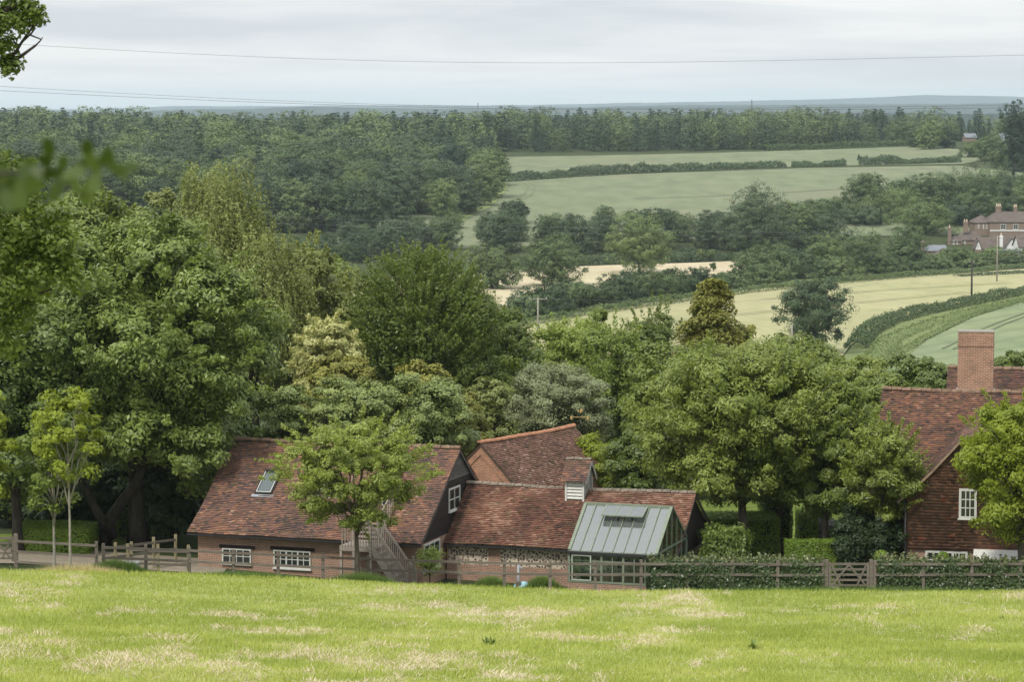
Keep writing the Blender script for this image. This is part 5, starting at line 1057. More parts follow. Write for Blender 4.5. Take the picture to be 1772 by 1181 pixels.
# twig hanging close to the lens, out of focus
tw = at(-60, 330, 6.2); twig = empty('oak_twig', tw, 0, 'out of focus leafy twig close to the lens at the left edge', 'twig')
def tl(x, y, d=6.2): p = at(x, y, d) - tw; return (p.x, p.y, p.z)
mb = MB(); mb.tube([tl(-420, 120, 6.6), tl(-200, 260, 6.4), tl(-60, 315), tl(10, 300), tl(90, 298), tl(150, 300), tl(200, 285)], [.012, .009, .006, .005, .004, .003, .002], 5); mb.tube([tl(90, 298), tl(110, 325), tl(150, 340)], [.004, .003, .002], 5); mb.build('stem', BARK, twig, True)
mb = MB()
for (x, y, a, l) in ((22, 322, 250, 62), (52, 292, 100, 44), (48, 318, 300, 34), (84, 262, 95, 50), (92, 300, 200, 40), (108, 285, 60, 36), (100, 320, 270, 46), (126, 300, 20, 44), (152, 262, 95, 44), (160, 284, 110, 40), (152, 330, 265, 54), (180, 276, 40, 44), (200, 292, 340, 42), (222, 290, 10, 36), (70, 300, 150, 40), (130, 318, 290, 36), (8, 300, 160, 60), (-30, 320, 200, 60), (40, 300, 60, 40), (64, 318, 230, 46), (34, 336, 280, 54), (96, 330, 240, 40), (118, 312, 130, 34), (140, 290, 60, 34), (166, 312, 250, 46), (190, 270, 120, 34), (78, 282, 120, 36), (10, 340, 290, 60), (212, 300, 320, 30)):
    c = Vector(tl(x, y, 6.2 + random.uniform(-.15, .15))); s = l / F * 6.2; ang = R(a + random.uniform(-10, 10)); u = Vector((math.cos(ang), random.uniform(-.5, .5), math.sin(ang))).normalized(); v = u.cross(Vector((random.uniform(-.4, .4), -1, random.uniform(-.4, .4)))).normalized()
    prof = [(-.5, .04), (-.25, .2), (-.12, .15), (.05, .3), (.2, .22), (.38, .26), (.5, .05)]; pts = [c + u * p * s + v * q * s for p, q in prof] + [c + u * p * s - v * q * s for p, q in prof[::-1]]; mb.face(pts)
mb.build('leaves', foliage('twig_leaf', (.02, .036, .006), (.055, .085, .012), .3, .35, .4, 0), twig)

# ------------------------------------------------------------------ far trees: a few kinds built once, then copied
def far_mesh(name, kind, H, Wm, n, leaf, seed, matl, cb=.08, low=False):
    rs = np.random.default_rng(seed); global rng; rng = rs
    if kind == 'round': P, N_, T = lobes_leaves(lobes_round(Wm, H, cb - .16, 15, 1.12, seed, .3), n, leaf, Wm * .1, rs, .4, inner=.06, gap=.1, under=-2, coh=.15, tv=.2)
    elif kind == 'pine':
        P, N_, T = lobes_leaves(lobes_round(Wm, H, .45, 9, 1., seed, .26), n, leaf, Wm * .09, rs, .5, inner=.05, gap=.2)
    else: P, N_, T = conifer_leaves(Wm, H, cb, n, rs, 14, .15, .15)
    k = P[:, 2] > .1; P, N_, T = P[k], N_[k], T[k]; n1 = len(P); t = unit(n1); N_ = norm(N_); t = norm(t - N_ * (t * N_).sum(1)[:, None]); b = np.cross(N_, t); l = (leaf * (.6 + .8 * rs.random(n1)))[:, None] / 2; w = l * .7
    v = np.stack([P - t * l, P + b * w, P + t * l, P - b * w], 1).reshape(-1, 3)
    tv = []; zt = [0, H * .3, H * .85]; rr = [.03 * H, .02 * H, .004 * H]
    for z, r in zip(zt, rr): tv += [(math.cos(a) * r, math.sin(a) * r, z - (1 if z == 0 else 0)) for a in np.linspace(0, 2 * math.pi, 5, endpoint=False)]
    tf = [[i * 5 + j, i * 5 + (j + 1) % 5, (i + 1) * 5 + (j + 1) % 5, (i + 1) * 5 + j] for i in range(2) for j in range(5)]
    f = np.concatenate([np.arange(n1 * 4), np.array(tf).ravel() + n1 * 4]); v = np.concatenate([v, np.array(tv)])
    me = np_mesh(name, v, f, 4, tint=np.concatenate([T, np.zeros(10)]), mat_idx=[0] * n1 + [1] * 10); me.materials.append(matl); me.materials.append(BARK); return me
def far_set(mats, n, leaf, s0): return [far_mesh('tree', k, 14, w, n, leaf, s0 + i, m, cb) for i, (k, w, m, cb) in enumerate(mats)]
BROAD = far_set([('round', 12, L_FAR, .05), ('round', 13, L_FAR, .03), ('round', 11, L_FARL, .05), ('round', 12, L_FARD, .04), ('round', 10, L_FARD, .06)], 13000, .42, 200)
CONI = far_set([('cone', 6, L_FARC, .1), ('cone', 5.5, L_FARC, .1), ('pine', 7, L_FARC, .4)], 4200, .4, 220)
def far_tree(me, x, y, h, wscale, name, label, group, cat='tree', dz=0):
    o = bpy.data.objects.new(name, me); COL.objects.link(o); s = h / 14; o.location = (x, y, gzf(x, y) + dz); o.scale = (s * wscale, s * wscale, s); o.rotation_euler = (0, 0, random.random() * 6.28); return tag(o, label, cat, group)
random.seed(21)
def pxx(x, y): return CX + F * x / y
def in_forest(X, Y):
    px = pxx(X, Y)
    if Y < 1230: edge = np.interp(Y, [840, 870, 950, 1060, 1230], [790, 830, 862, 868, 866]); return px < edge - 8
    # the strip of wood behind the upper field runs right across
    near = np.interp(px, [860, 1100, 1320, 1450, 1600, 1772], [1240, 1265, 1290, 1330, 1400, 1440]) if px > 866 else 1230
    return Y > near
cands = []
for Y in np.arange(855, 1500, 11.5):
    for X in np.arange(-.21 * Y, .2 * Y, 12):
        x = X + random.uniform(-3.5, 3.5); y = Y + random.uniform(-3.5, 3.5)
        if not in_forest(x, y): continue
        if fbm(np.array([x * .02]), np.array([y * .02]), 5, 2)[0] < .2: continue
        cands.append((y, x))
cands.sort(); stuff_v = []; nind = 0
LOWB = [far_mesh('low', 'round', 14, 12, 3000, .64, 300 + i, L_FAR, .02) for i in range(3)]; LOWC = [far_mesh('low', 'cone', 14, 6, 1400, .5, 310 + i, L_FARC, .1) for i in range(2)]
def verts_of(me): a = np.empty(len(me.vertices) * 3, np.float32); me.vertices.foreach_get('co', a); return a.reshape(-1, 3)
def faces_of(me): a = np.empty(len(me.loops), np.int32); me.loops.foreach_get('vertex_index', a); return a
def tint_of(me): a = np.empty(len(me.polygons), np.float32); me.attributes['tint'].data.foreach_get('value', a); return a
lows = [(verts_of(m), faces_of(m), tint_of(m)) for m in LOWB + LOWC]
for m in LOWB + LOWC: bpy.data.meshes.remove(m)
# individuals: those seen largest (front rows and edge), the rest one mass of woodland
edge_first = sorted(cands, key=lambda c: (c[0] + (0 if c[0] < 1230 else -160 if pxx(c[1], c[0]) > 860 else 0)))
n_ind = 215
ind = set(edge_first[:n_ind]); SV = []; SF = []; ST = []; SM = []; nv = 0
for (y, x) in cands:
    px = pxx(x, y); cn = fbm(np.array([x * .006 + 3]), np.array([y * .006]), 77, 3)[0]; con = random.random() < (.12 if cn < .5 else .62) * (1 if px < 900 else .5) or (y > 1330 and random.random() < .4)
    h = random.uniform(9, 17.5) * (1.05 if con else 1); lim = 1.0
    if (y, x) in ind:
        if con: far_tree(random.choice(CONI), x, y, h, 1, 'conifer_tree', 'dark pointed conifer among the broad trees of the far wood', 'conifers of the far wood')
        else: far_tree(random.choice(BROAD), x, y, h, random.uniform(1.0, 1.35), 'forest_tree', 'rounded green broadleaf tree crowded into the edge of the far wood', 'broadleaf trees of the far wood')
    else:
        k = random.randrange(3, 5) if con else random.randrange(3); v, f, t = lows[k]; a = random.random() * 6.28; c, s = math.cos(a), math.sin(a); sc = h / 14; w = sc * (1.1 if con else random.uniform(1.0, 1.4))
        q = np.stack([(v[:, 0] * c - v[:, 1] * s) * w + x, (v[:, 0] * s + v[:, 1] * c) * w + y, v[:, 2] * sc + gzf(x, y)], 1); SV.append(q); SF.append(f + nv); nv += len(v); ST.append(np.clip(t * .6 + random.random() * .45 - .05, 0, 1)); SM.append(np.full(len(t), 1 if con else random.choice([0, 0, 0, 2, 3, 3, 3])))
woodland = meshobj('woodland', np_mesh('woodland', np.concatenate(SV), np.concatenate(SF), 4, tint=np.concatenate(ST), mat_idx=np.concatenate(SM)), [L_FAR, L_FARC, L_FARL, L_FARD]); tag(woodland, 'mass of mixed dark conifers and broadleaf trees covering the far ridge', 'woodland', kind='stuff'); del woodland['category']
print('forest', len(cands))

# the dark belt of trees below the upper field
random.seed(33)
for row, (d, y0) in enumerate(((775, 0), (800, 0), (832, 0))):
    for px in np.arange(560, 1390, 54 - row * 3):
        x_ = px + random.uniform(-20, 20) + row * 25; d_ = d + random.uniform(-8, 8) - (30 if x_ < 700 else 0); top = np.interp(x_, [400, 600, 800, 1000, 1250, 1400], [395, 392, 372, 372, 366, 358]) + random.uniform(-9, 12) - row * 3
        X = fx(x_, d_); h = at(x_, top, d_).z - gzf(X, d_)
        far_tree(BROAD[random.choice([0, 1, 3, 3])], X, d_, h, random.uniform(.95, 1.25), 'belt_tree', 'dark rounded tree in the belt of trees below the upper crop field', 'dark trees in the belt below the upper field')
for px in np.arange(420, 660, 30):
    d_ = 770 + random.uniform(-20, 40); X = fx(px, d_); top = 400 + random.uniform(-15, 12) + (px - 420) * .1
    far_tree(BROAD[random.choice([0, 2, 3, 4])], X, d_, at(px, top, d_).z - gzf(X, d_), 1., 'belt_tree', 'rounded green tree below the far wood, left of the stubble field', 'green trees below the far wood')
    d_ = 735; X = fx(px - 5, d_); far_tree(BROAD[random.choice([0, 1, 3])], X, d_, at(px, 418, d_).z - gzf(X, d_), 1.1, 'belt_tree', 'rounded green tree below the far wood, left of the stubble field', 'green trees below the far wood'); d_ = 820; X = fx(px + 14, d_); far_tree(BROAD[random.choice([0, 1, 3])], X, d_, 15, 1., 'belt_tree', 'rounded green tree below the far wood, left of the stubble field', 'green trees below the far wood')

def mid(label, x, ytop, w, d, mat=None, kind='round', n=7000, leaf=.42, name='field_tree', cb=.12, seed=1, K=14, cat='tree', group=None, **k):
    k.setdefault('under', -2); return tree(name, label, x, ytop, w, d, kind, mat or L_FAR, n=int(n * 2.6), leaf=leaf, coh=.25, tv=.3, cb=cb - .1, seed=seed, K=K, cat=cat, group=group, lobe=k.pop('lobe', .3), **k)
mid('grey green tree left of the three lone trees in the stubble field', 851, 428, 92, 628, L_FAR, seed=401, cb=.06)
mid('broad dark tree in the middle of the three lone trees in the stubble field', 955, 408, 118, 640, L_FAR, seed=402, cb=.08, n=9000)
mid('tall spreading tree on the right of the three lone trees in the stubble field', 1107, 376, 108, 690, L_FARL, seed=403, cb=.14, n=9000)
mid('big dark oak standing alone at the edge of the hay field by the lower hedge', 1412, 474, 146, 468, L_FARD, name='oak_tree', n=12000, leaf=.34, seed=404, K=18, lobe=.22, gap=.4, r0=.6, cb=.16, extra=lambda Wm, H, rs: lobes_leaves([((.3, 0, H * 1.02), (1.6, 1.5, 2.2)), ((-1., 0, H * 1.15), (1.1, 1., 1.2)), ((.4, .5, H * 1.3), (.9, .9, .9))], 1500, .34, .6, rs))
mid('very large dark tree at the right end of the stubble field', 1312, 328, 124, 752, L_FARD, seed=405, n=10000, leaf=.45)
mid('dark small round tree standing in the stubble field', 1193, 430, 32, 745, L_FARD, n=1200, seed=406, name='young_tree', K=8)
for i, (x, yt, w, lab) in enumerate(((1031, 444, 12, 'young tree in a guard left of the pair between the lone trees'), (1042, 441, 16, 'young tree in a guard right of the pair between the lone trees'), (1212, 430, 14, 'thin young tree right of the small dark round tree'), (1230, 429, 16, 'pale young tree at the far edge of the stubble field'), (1235, 455, 9, 'tiny guarded sapling in front of the pale young tree'))):
    mid(lab, x, yt, w, 742 - (40 if i == 4 else 0), L_FARL, n=500, leaf=.35, seed=410 + i, name='young_tree', K=6, cb=.35, r0=.18)
mid('dark domed tree standing in front of the upper crop field', 890, 346, 52, 842, L_FARD, n=5000, seed=416)
# bushes of the hedge between the stubble field and the hay field
random.seed(5)
hb = [(905, 520, 62), (940, 498, 76), (985, 492, 74), (1030, 497, 70), (1072, 480, 74), (1112, 472, 80), (1155, 474, 70), (1206, 472, 46), (1240, 484, 44), (1272, 478, 46), (868, 548, 50), (1300, 434, 60), (1342, 420, 70), (1380, 432, 60), (1425, 408, 70), (1487, 400, 88), (1330, 455, 70), (1450, 448, 70), (1530, 446, 56), (1562, 425, 62), (1570, 392, 62), (1548, 460, 44), (1596, 452, 44), (1628, 449, 44), (1655, 430, 54), (1722, 428, 40), (1690, 447, 40), (1755, 446, 40), (1800, 440, 60)]
words = ['low bush at the left end of the hedge above the hay field', 'bushy hedgerow tree left of the pole in the hay field', 'round hedgerow bush right behind the pole', 'hedgerow bush below the middle lone tree', 'hedgerow bush below the tall lone tree', 'large dark hedgerow bush under the tall lone tree', 'hedgerow bush left of the gap with the bare stem', 'round dark bush right of the gap with the bare stem', 'small dark bush in the hedge behind the golden cypress', 'bush at the right foot of the golden cypress in the hedge', 'low bush at the very left start of the hay field', 'grey green tree at the right end of the stubble field', 'pale olive bushy tree in front of the very large dark tree', 'olive bushy tree above the lone oak', 'brownish olive tree above the lone oak', 'large round brownish olive tree between the lone oak and the village', 'dark low bush at the foot of the pale olive tree', 'dark low bush behind the lone oak', 'green bush left of the brick wall in the village', 'dark green tree left of the village roofs', 'tall green tree left of the village roofs', 'low bush at the foot of the village trees', 'dark bush below the village slate roof', 'green bush below the brown village roof', 'light green tree in front of the village houses', 'pale green tree in front of the white gabled house', 'low bush under the village houses', 'low bush at the right edge of the village', 'tree cut by the right edge of the photo beside the village']
hb = [(x, y - (7 if x < 1290 else 0), w * 1.15 if x < 1290 else w) for x, y, w in hb]
for i, ((x, yt, w), lab) in enumerate(zip(hb, words)):
    d_ = gpx(x, np.interp(x, [860, 1000, 1290, 1420, 1560, 1772], [567, 543, 503, 490, 479, 461]) - 3, 300)[1] + random.uniform(0, 8) + (16 if yt < 440 else 0)
    mt = [L_FAR, L_FARD, L_FAR][i % 3] if i < 11 else ([L_FAR, L_FARD, L_FARL, L_FAR][i % 4] if i < 16 else (L_FARL if i in (23, 24, 25) else L_FAR))
    mid(lab, x, yt, w * 1.15, float(d_), mt, n=4200, leaf=.42, cb=.0, K=12, seed=430 + i, name='hedgerow_tree', cat='bush' if 'bush ' in lab or lab.endswith('bush') else 'tree', group='trees and bushes of the middle hedgerow')
# bigger trees behind the village and along the foot of the upper field
vb = [(1395, 352, 110, 850, L_FARD), (1452, 345, 90, 862, L_FAR), (1496, 360, 80, 840, L_FARD), (1545, 324, 120, 850, L_FARL), (1598, 348, 110, 820, L_FARL), (1650, 302, 105, 900, L_FAR), (1700, 288, 110, 900, L_FAR), (1755, 296, 110, 890, L_FARD), (1700, 330, 100, 850, L_FAR), (1652, 350, 90, 840, L_FARD), (1785, 340, 80, 850, L_FARD), (1500, 300, 70, 920, L_FAR), (1570, 312, 70, 900, L_FAR), (1610, 300, 80, 900, L_FAR), (1715, 232, 62, 1130, L_FAR), (1690, 245, 50, 1160, L_FAR), (1752, 158, 46, 1000, L_FARC), (1780, 175, 60, 1010, L_FARC), (1745, 250, 60, 1080, L_FAR), (1770, 262, 60, 1060, L_FARD), (1607, 210, 44, 1240, L_FARL), (1632, 218, 44, 1250, L_FARD), (1585, 224, 40, 1270, L_FAR), (1560, 205, 60, 1330, L_FAR), (1800, 300, 90, 850, L_FAR), (1625, 372, 90, 862, L_FAR), (1580, 378, 80, 858, L_FARD), (1420, 375, 90, 770, L_FARD)]
vw = ['dark tree right of the very large dark tree below the upper field', 'upright green tree second right of the very large dark tree', 'dark tree behind the large brownish olive tree', 'large light green domed tree left of the village', 'light green rounded tree nearest the village chimneys', 'green tree on the slope above the village chimneys', 'green tree on the slope above the hipped brick house', 'dark tree behind the right end of the hipped brick house', 'green tree directly behind the hipped brick house chimney', 'dark tree in the gap left of the hipped brick house', 'dark tree at the right edge behind the hipped brick house', 'green tree at the lower right corner of the upper field', 'green tree along the lower right edge of the upper field', 'green tree third along the lower right edge of the upper field', 'green tree left of the large barn on the skyline ridge', 'green tree below the brick barn on the ridge', 'tall dark pine standing above the skyline at the far right', 'tall dark pine cut by the right edge at the skyline', 'green tree in front of the large barn on the ridge', 'dark green tree at the right edge below the large barn', 'light green round tree left of the brick barn on the ridge', 'dark round tree just left of the brick barn on the ridge', 'green tree left of the light green tree on the ridge', 'broad tree of the ridge wood behind the light green tree', 'tree cut by the right edge above the village', 'dark green tree closing the gap left of the brick cottage', 'dark tree filling the slope left of the village', 'dark tree below the second and third trees right of the very large dark tree']
for i, ((x, yt, w, d_, mt), lab) in enumerate(zip(vb, vw)): mid(lab, x, yt, w * 1.1, d_, mt, n=5200, leaf=.5, cb=.02 if i not in (16, 17) else .15, seed=470 + i, K=13, name='hillside_tree', group='single trees on the slope around the village')
mid('far dead topped tree standing above the forest skyline left of centre', 525, 187, 10, 1480, L_FARC, n=260, leaf=.9, seed=500, kind='conifer', name='skyline_tree', r0=.3)

def hedgeline(label, pxs, h, w, n, leaf, mat, d0=300, seed=1, name='hedge', cat='hedge', vary=.35, lumpy=.06):
    rs = np.random.default_rng(seed); global rng; rng = rs; pts = np.array([gpx(x, y, d0) for x, y in pxs]); seg = np.linalg.norm(np.diff(pts, axis=0), axis=1); S = np.concatenate([[0], np.cumsum(seg)]); s = rs.random(n) * S[-1]
    X = np.interp(s, S, pts[:, 0]); Y = np.interp(s, S, pts[:, 1]); hh = h * (1 - vary + 2 * vary * fbm(s * lumpy, s * 0 + seed, seed, 4)); a = rs.random(n) * math.pi; ra = (.72 + .28 * rs.random(n)) * (.72 + .6 * fbm(s * .55, a * 2.2 + seed, seed + 5, 3))
    # across the run
    i = np.clip(np.searchsorted(S, s) - 1, 0, len(seg) - 1); dv = np.diff(pts, axis=0)[i] / seg[i][:, None]; nx, ny = -dv[:, 1], dv[:, 0]; off = np.cos(a) * w / 2 * ra; X2 = X + nx * off; Y2 = Y + ny * off; Z = gz(X2, Y2) + np.sin(a) ** .7 * hh * ra
    o0 = pts[0]; z0 = gzf(*o0); P = np.stack([X2 - o0[0], Y2 - o0[1], Z - z0], 1); N_ = np.stack([nx * np.cos(a), ny * np.cos(a), np.sin(a)], 1) + unit(n) * .6; t = np.clip(.2 + .3 * fbm(s * .15, s * 0 + 3, 5, 3) + .5 * rs.random(n), 0, 1)
    o = meshobj(name, leaf_mesh(name, P, N_, leaf * (.6 + .8 * rs.random(n)), .7, t), mat); o.location = (o0[0], o0[1], z0); return tag(o, label, cat)
hedgeline('long dark hedge crossing the upper field, left and longest of its three runs', [(872, 315), (1000, 306), (1150, 297), (1280, 292), (1358, 289)], 3.0, 5, 15000, .6, L_FARD, seed=1, vary=.7, lumpy=.08)
hedgeline('short middle run of hedge crossing the upper field', [(1370, 289), (1464, 287)], 2.6, 5, 5000, .6, L_FARD, seed=2, vary=.8, lumpy=.1)
hedgeline('right run of hedge crossing the upper field', [(1485, 286), (1580, 284), (1660, 281)], 2.8, 5, 6000, .6, L_FARD, seed=3, vary=.8, lumpy=.1)
hedgeline('thin hedge along the top edge of the upper field below the ridge wood', [(1322, 262), (1450, 257), (1582, 251)], 3, 4, 7000, .6, L_FAR, seed=4, d0=900)
hedgeline('trimmed hedge sweeping down between the hay field and the young green crop', [(1480, 606), (1500, 582), (1540, 560), (1600, 544), (1680, 528), (1772, 509), (1860, 492)], 1.9, 4.2, 26000, .34, L_FAR, d0=280, seed=5, vary=.55, lumpy=.16)
hedgeline('thin weedy margin along the left edge of the young green crop', [(1545, 618), (1600, 588), (1680, 549), (1772, 520), (1850, 499)], .8, 2.2, 6000, .28, L_FARL, d0=270, seed=16, cat='weeds', name='weedy_margin', vary=.9, lumpy=.4)
hedgeline('rough weedy bank below the trimmed hedge beside the young green crop', [(1500, 640), (1540, 590), (1600, 566), (1660, 548), (1772, 522)], 1.0, 5, 9000, .3, L_FARL, d0=280, seed=6, cat='bank', name='weedy_bank')
hedgeline('low ragged hedge and weeds along the upper edge of the hay field', [(870, 572), (1000, 548), (1150, 527), (1290, 508), (1420, 494), (1560, 482), (1660, 474), (1772, 464), (1860, 458)], 1.6, 3, 22000, .32, L_FAR, seed=7, d0=300)
hedgeline('dark weedy strip crossing the right end of the hay field', [(1655, 480), (1772, 474), (1850, 470)], .9, 3, 3500, .3, L_FARD, seed=8, name='weedy_strip', cat='weeds')
hedgeline('low hedge below the village houses', [(1560, 466), (1660, 458), (1772, 452), (1850, 448)], 3.2, 4, 9000, .4, L_FAR, seed=9)
hedgeline('scrub along the foot of the dark tree belt at the edge of the stubble field', [(780, 478), (950, 462), (1130, 456), (1290, 450)], 2.5, 4, 9000, .5, L_FARD, seed=10, name='scrub', cat='scrub')

# ------------------------------------------------------------------ village on the far slope
FT = plain('far_tiles', (.10, .08, .067), .9, .25, .6); SLATE = plain('slate', (.15, .165, .18), .85, .12, .5); WHF = plain('white_render', (.66, .66, .64), .8, .05, .5)
def block(root, x0, x1, ye, yr, d, depth, wall, roof, hip=0., rz=0., wins=(), bare=None):
    """gabled or hipped block whose front eave shows at pixel row ye and ridge at yr"""
    a = at(x0, ye, d); b = at(x1, ye, d); L_ = b.x - a.x; ox, oy, oz = a.x - root.location.x, a.y - root.location.y, a.z - root.location.z; zr_ = at(x0, yr, d + depth / 2).z - root.location.z
    gz_ = -root.location.z + gzf(a.x, d) - 1.5; wm = MB(); e_ = .3
    if hip: wm.box(ox, ox + L_, oy, oy + depth, gz_, oz)
    else: wm.prism([(ox, oy, gz_), (ox, oy, oz), (ox, oy + depth / 2, zr_ - .15), (ox, oy + depth, oz), (ox, oy + depth, gz_)], (L_, 0, 0))
    wo = wm.build('wall', wall, root); r = MB(); h_ = hip
    A, B, C_, D_ = (ox - e_, oy - e_, oz - .1), (ox + L_ + e_, oy - e_, oz - .1), (ox + L_ + e_, oy + depth + e_, oz - .1), (ox - e_, oy + depth + e_, oz - .1); R1, R2 = (ox - e_ + h_, oy + depth / 2, zr_), (ox + L_ + e_ - h_, oy + depth / 2, zr_)
    up = lambda p: (p[0], p[1], p[2] + .12)
    r.face([A, B, R2, R1]); r.face([C_, D_, R1, R2])
    if h_: r.face([B, C_, R2]); r.face([D_, A, R1])
    else: r.face([up(A), up(B), up(R2), up(R1)]); r.face([up(C_), up(D_), up(R1), up(R2)]); r.face([A, R1, up(R1), up(A)]); r.face([B, R2, up(R2), up(B)]); r.face([D_, R1, up(R1), up(D_)])
    r.build('roof', roof, root)
    for (wx0, wx1, wy0, wy1) in wins:
        p = at(wx0, wy1, d - .05); q = at(wx1, wy0, d - .05); window(root, (p.x - root.location.x, oy - .003, p.z - root.location.z), (1, 0, 0), (0, -1, 0), q.x - p.x, q.z - p.z, 2, 2, fr=.14, bar=.07)
def stack(root, x, y0, y1, w, d, mat, pots=2, dep=1.0):
    a = at(x - w / 2, y1, d); b = at(x + w / 2, y0, d); l = root.location; m = MB(); x0, x1 = a.x - l.x, b.x - l.x; z0, z1 = a.z - l.z, b.z - l.z; m.box(x0, x1, d - l.y, d - l.y + dep, z0, z1); m.box(x0 - .1, x1 + .1, d - l.y - .1, d - l.y + dep + .1, z1 - .45, z1 - .2); c = m.build('chimney', mat, root)
    POT = bpy.data.materials.get('chimney_pot') or plain('chimney_pot', (.55, .45, .33), .8)
    for k in range(pots): xx = x0 + (x1 - x0) * (k + .5) / pots; m = MB(); m.tube([(xx, d - l.y + dep / 2, z1), (xx, d - l.y + dep / 2, z1 + .75)], [.2, .15], 8); m.build('pot', POT, c)
def site(name, x, d, label): X = fx(x, d); return empty(name, (X, d, gzf(X, d)), 0, label, 'house', None)
h1 = site('brick_house', 1730, 817, 'hipped brick house with two chimney stacks, highest of the village at the right edge')
block(h1, 1713, 1830, 384, 366, 813, 13, BRICK_FAR, FT, hip=3.2, wins=[(1731, 1741, 388, 397), (1753, 1762, 388, 397)]); block(h1, 1687, 1716, 385, 371, 816, 10, BRICK_FAR, FT, hip=3, wins=[(1692, 1695, 387, 395), (1701, 1703, 387, 396), (1706, 1709, 387, 396), (1712, 1715, 387, 397)])
a = at(1713, 400, 813); b = at(1830, 398, 813); m = MB(); m.box(a.x - h1.location.x, b.x - h1.location.x, 812.9 - h1.location.y, 812.99 - h1.location.y, a.z - h1.location.z, b.z - h1.location.z); m.build('string_course', WHF, h1)
stack(h1, 1728.5, 357, 368, 9, 819, BRICK_FAR, 3, 1.5); stack(h1, 1757.5, 358, 368, 6, 819, BRICK_FAR, 2, 1.2)
h2 = site('brick_cottage', 1668, 797, 'brick cottage with a tall stack and small white windows, left of the hipped house')
block(h2, 1660, 1704, 415, 400, 797, 9, BRICK_FAR, FT, hip=2.5, wins=[(1650 + 12, 1665, 415.5, 423), (1668, 1671, 416, 423)]); stack(h2, 1671.5, 384, 402, 8, 799, BRICK_FAR, 2); stack(h2, 1643.5, 394, 427, 6, 795, BRICK_FAR, 1)
block(h2, 1646, 1664, 417, 407, 795, 7, BRICK_FAR, FT, hip=2, wins=[(1648.5, 1652, 416, 423), (1655, 1658, 416.5, 423)])
h3 = site('white_gabled_house', 1705, 781, 'white gabled house with a steep tiled roof in front of the hipped house')
block(h3, 1696, 1724, 431, 411, 781, 9, WHF, FT); block(h3, 1724, 1772, 431, 409, 783, 10, BRICK_FAR, FT)
def gablet(root, x0, x1, ya, ye, yb, d, wall, win=None, dep=2.5, lower=None):
    l = root.location; A = at(x0, ye, d) - l; B = at(x1, ye, d) - l; T = at((x0 + x1) / 2, ya, d) - l; b = at(x0, yb, d).z - l.z
    m = MB(); m.prism([(A.x, A.y, b), (B.x, A.y, b), (B.x, A.y, B.z), (T.x, A.y, T.z), (A.x, A.y, A.z)], (0, dep, 0)); m.build('gable', wall, root); r = MB(); t_ = .15
    for P_, s in ((A, -1), (B, 1)):
        q = [(P_.x + s * .2, A.y - .2, P_.z - .1), (T.x, A.y - .2, T.z + t_), (T.x, A.y + dep + 2, T.z + t_), (P_.x + s * .2, A.y + dep + 2, P_.z - .1)]; r.face(q); r.face([(x, y, z + .1) for x, y, z in q]); r.face([q[0], q[1], (q[1][0], q[1][1], q[1][2] + .1), (q[0][0], q[0][1], q[0][2] + .1)])
    r.build('gable_roof', FT, root)
    if lower: m = MB(); m.box(A.x, B.x, A.y - .02, A.y + dep, -2, b - .01); m.build('lower_wall', lower, root)
    if win: p = at(win[0], win[3], d - .1) - l; q = at(win[1], win[2], d - .1) - l; window(root, (p.x, A.y - .004, p.z), (1, 0, 0), (0, -1, 0), q.x - p.x, q.z - p.z, 2, 2, fr=.1, bar=.05)
gablet(h3, 1688, 1698, 417, 431, 432, 779, WHF, (1691.5, 1693.5, 424, 428), 3, BRICK_FAR); gablet(h3, 1738, 1764, 414, 432, 434, 777, WHF, None, 4, BRICK_FAR)
stack(h3, 1733, 408, 430, 5, 775, WHF, 1)
h4 = site('white_cottage', 1790, 765, 'white rendered cottage cut by the right edge of the photo'); block(h4, 1764, 1850, 428, 408, 765, 10, WHF, FT, wins=[(1766, 1770, 436, 441)])
h5 = site('slate_outbuilding', 1630, 775, 'low brick outbuilding with grey slate roofs at the left end of the village'); block(h5, 1602, 1650, 434, 424, 775, 9, BRICK_FAR, SLATE, hip=2); stack(h5, 1597.5, 418, 436, 6, 774, BRICK_FAR, 1)
block(h5, 1615, 1662, 449, 429, 765, 12, BRICK_FAR, FT, hip=4)
h6 = site('garden_building', 1745, 759, 'low brick building with a flat grey roof and a dark arched doorway in the village'); l6 = h6.location
a = at(1724, 436, 759) - l6; b = at(1762, 436, 759) - l6; m = MB(); m.box(a.x, b.x, 0, 6, -2, a.z); m.build('wall', BRICK_FAR, h6); m = MB(); m.box(a.x - .3, b.x + .3, -.3, 6.3, a.z + .002, a.z + .35); m.build('roof', SLATE, h6)
p = at(1730.5, 452, 759) - l6; m = MB(); m.prism([(p.x - .5, -.05, -1), (p.x + .5, -.05, -1), (p.x + .5, -.05, p.z + .6), (p.x + .25, -.05, p.z + 1.3), (p.x, -.05, p.z + 1.5), (p.x - .25, -.05, p.z + 1.3), (p.x - .5, -.05, p.z + .6)], (0, .04, 0)); m.build('doorway', DARKM, h6)
wl = site('brick_wall', 1535, 743, 'red brick garden wall with a tiled coping among the bushes left of the village'); wl['category'] = 'wall'; lw = wl.location; a = at(1522, 447, 743) - lw; b = at(1560, 443, 743) - lw; m = MB(); m.box(a.x, b.x, 0, 2.5, -2, a.z); m.build('wall', BRICK_FAR, wl); m = MB(); m.box(a.x - .1, b.x + .1, -.1, 2.6, a.z + .002, a.z + .2); m.build('coping', FT, wl)
b1 = site('brick_barn', 1680, 1330, 'small brick barn with a grey roof between trees on the far right ridge'); b1['category'] = 'barn'; block(b1, 1671, 1690, 238, 231, 1330, 10, BRICK_FAR, SLATE)
b2 = site('grey_barn', 1755, 1300, 'long low barn with a pale grey roof at the far right ridge'); b2['category'] = 'barn'; block(b2, 1735, 1800, 243, 231, 1300, 18, plain('barn_boards', (.13, .11, .1), .9), SLATE)

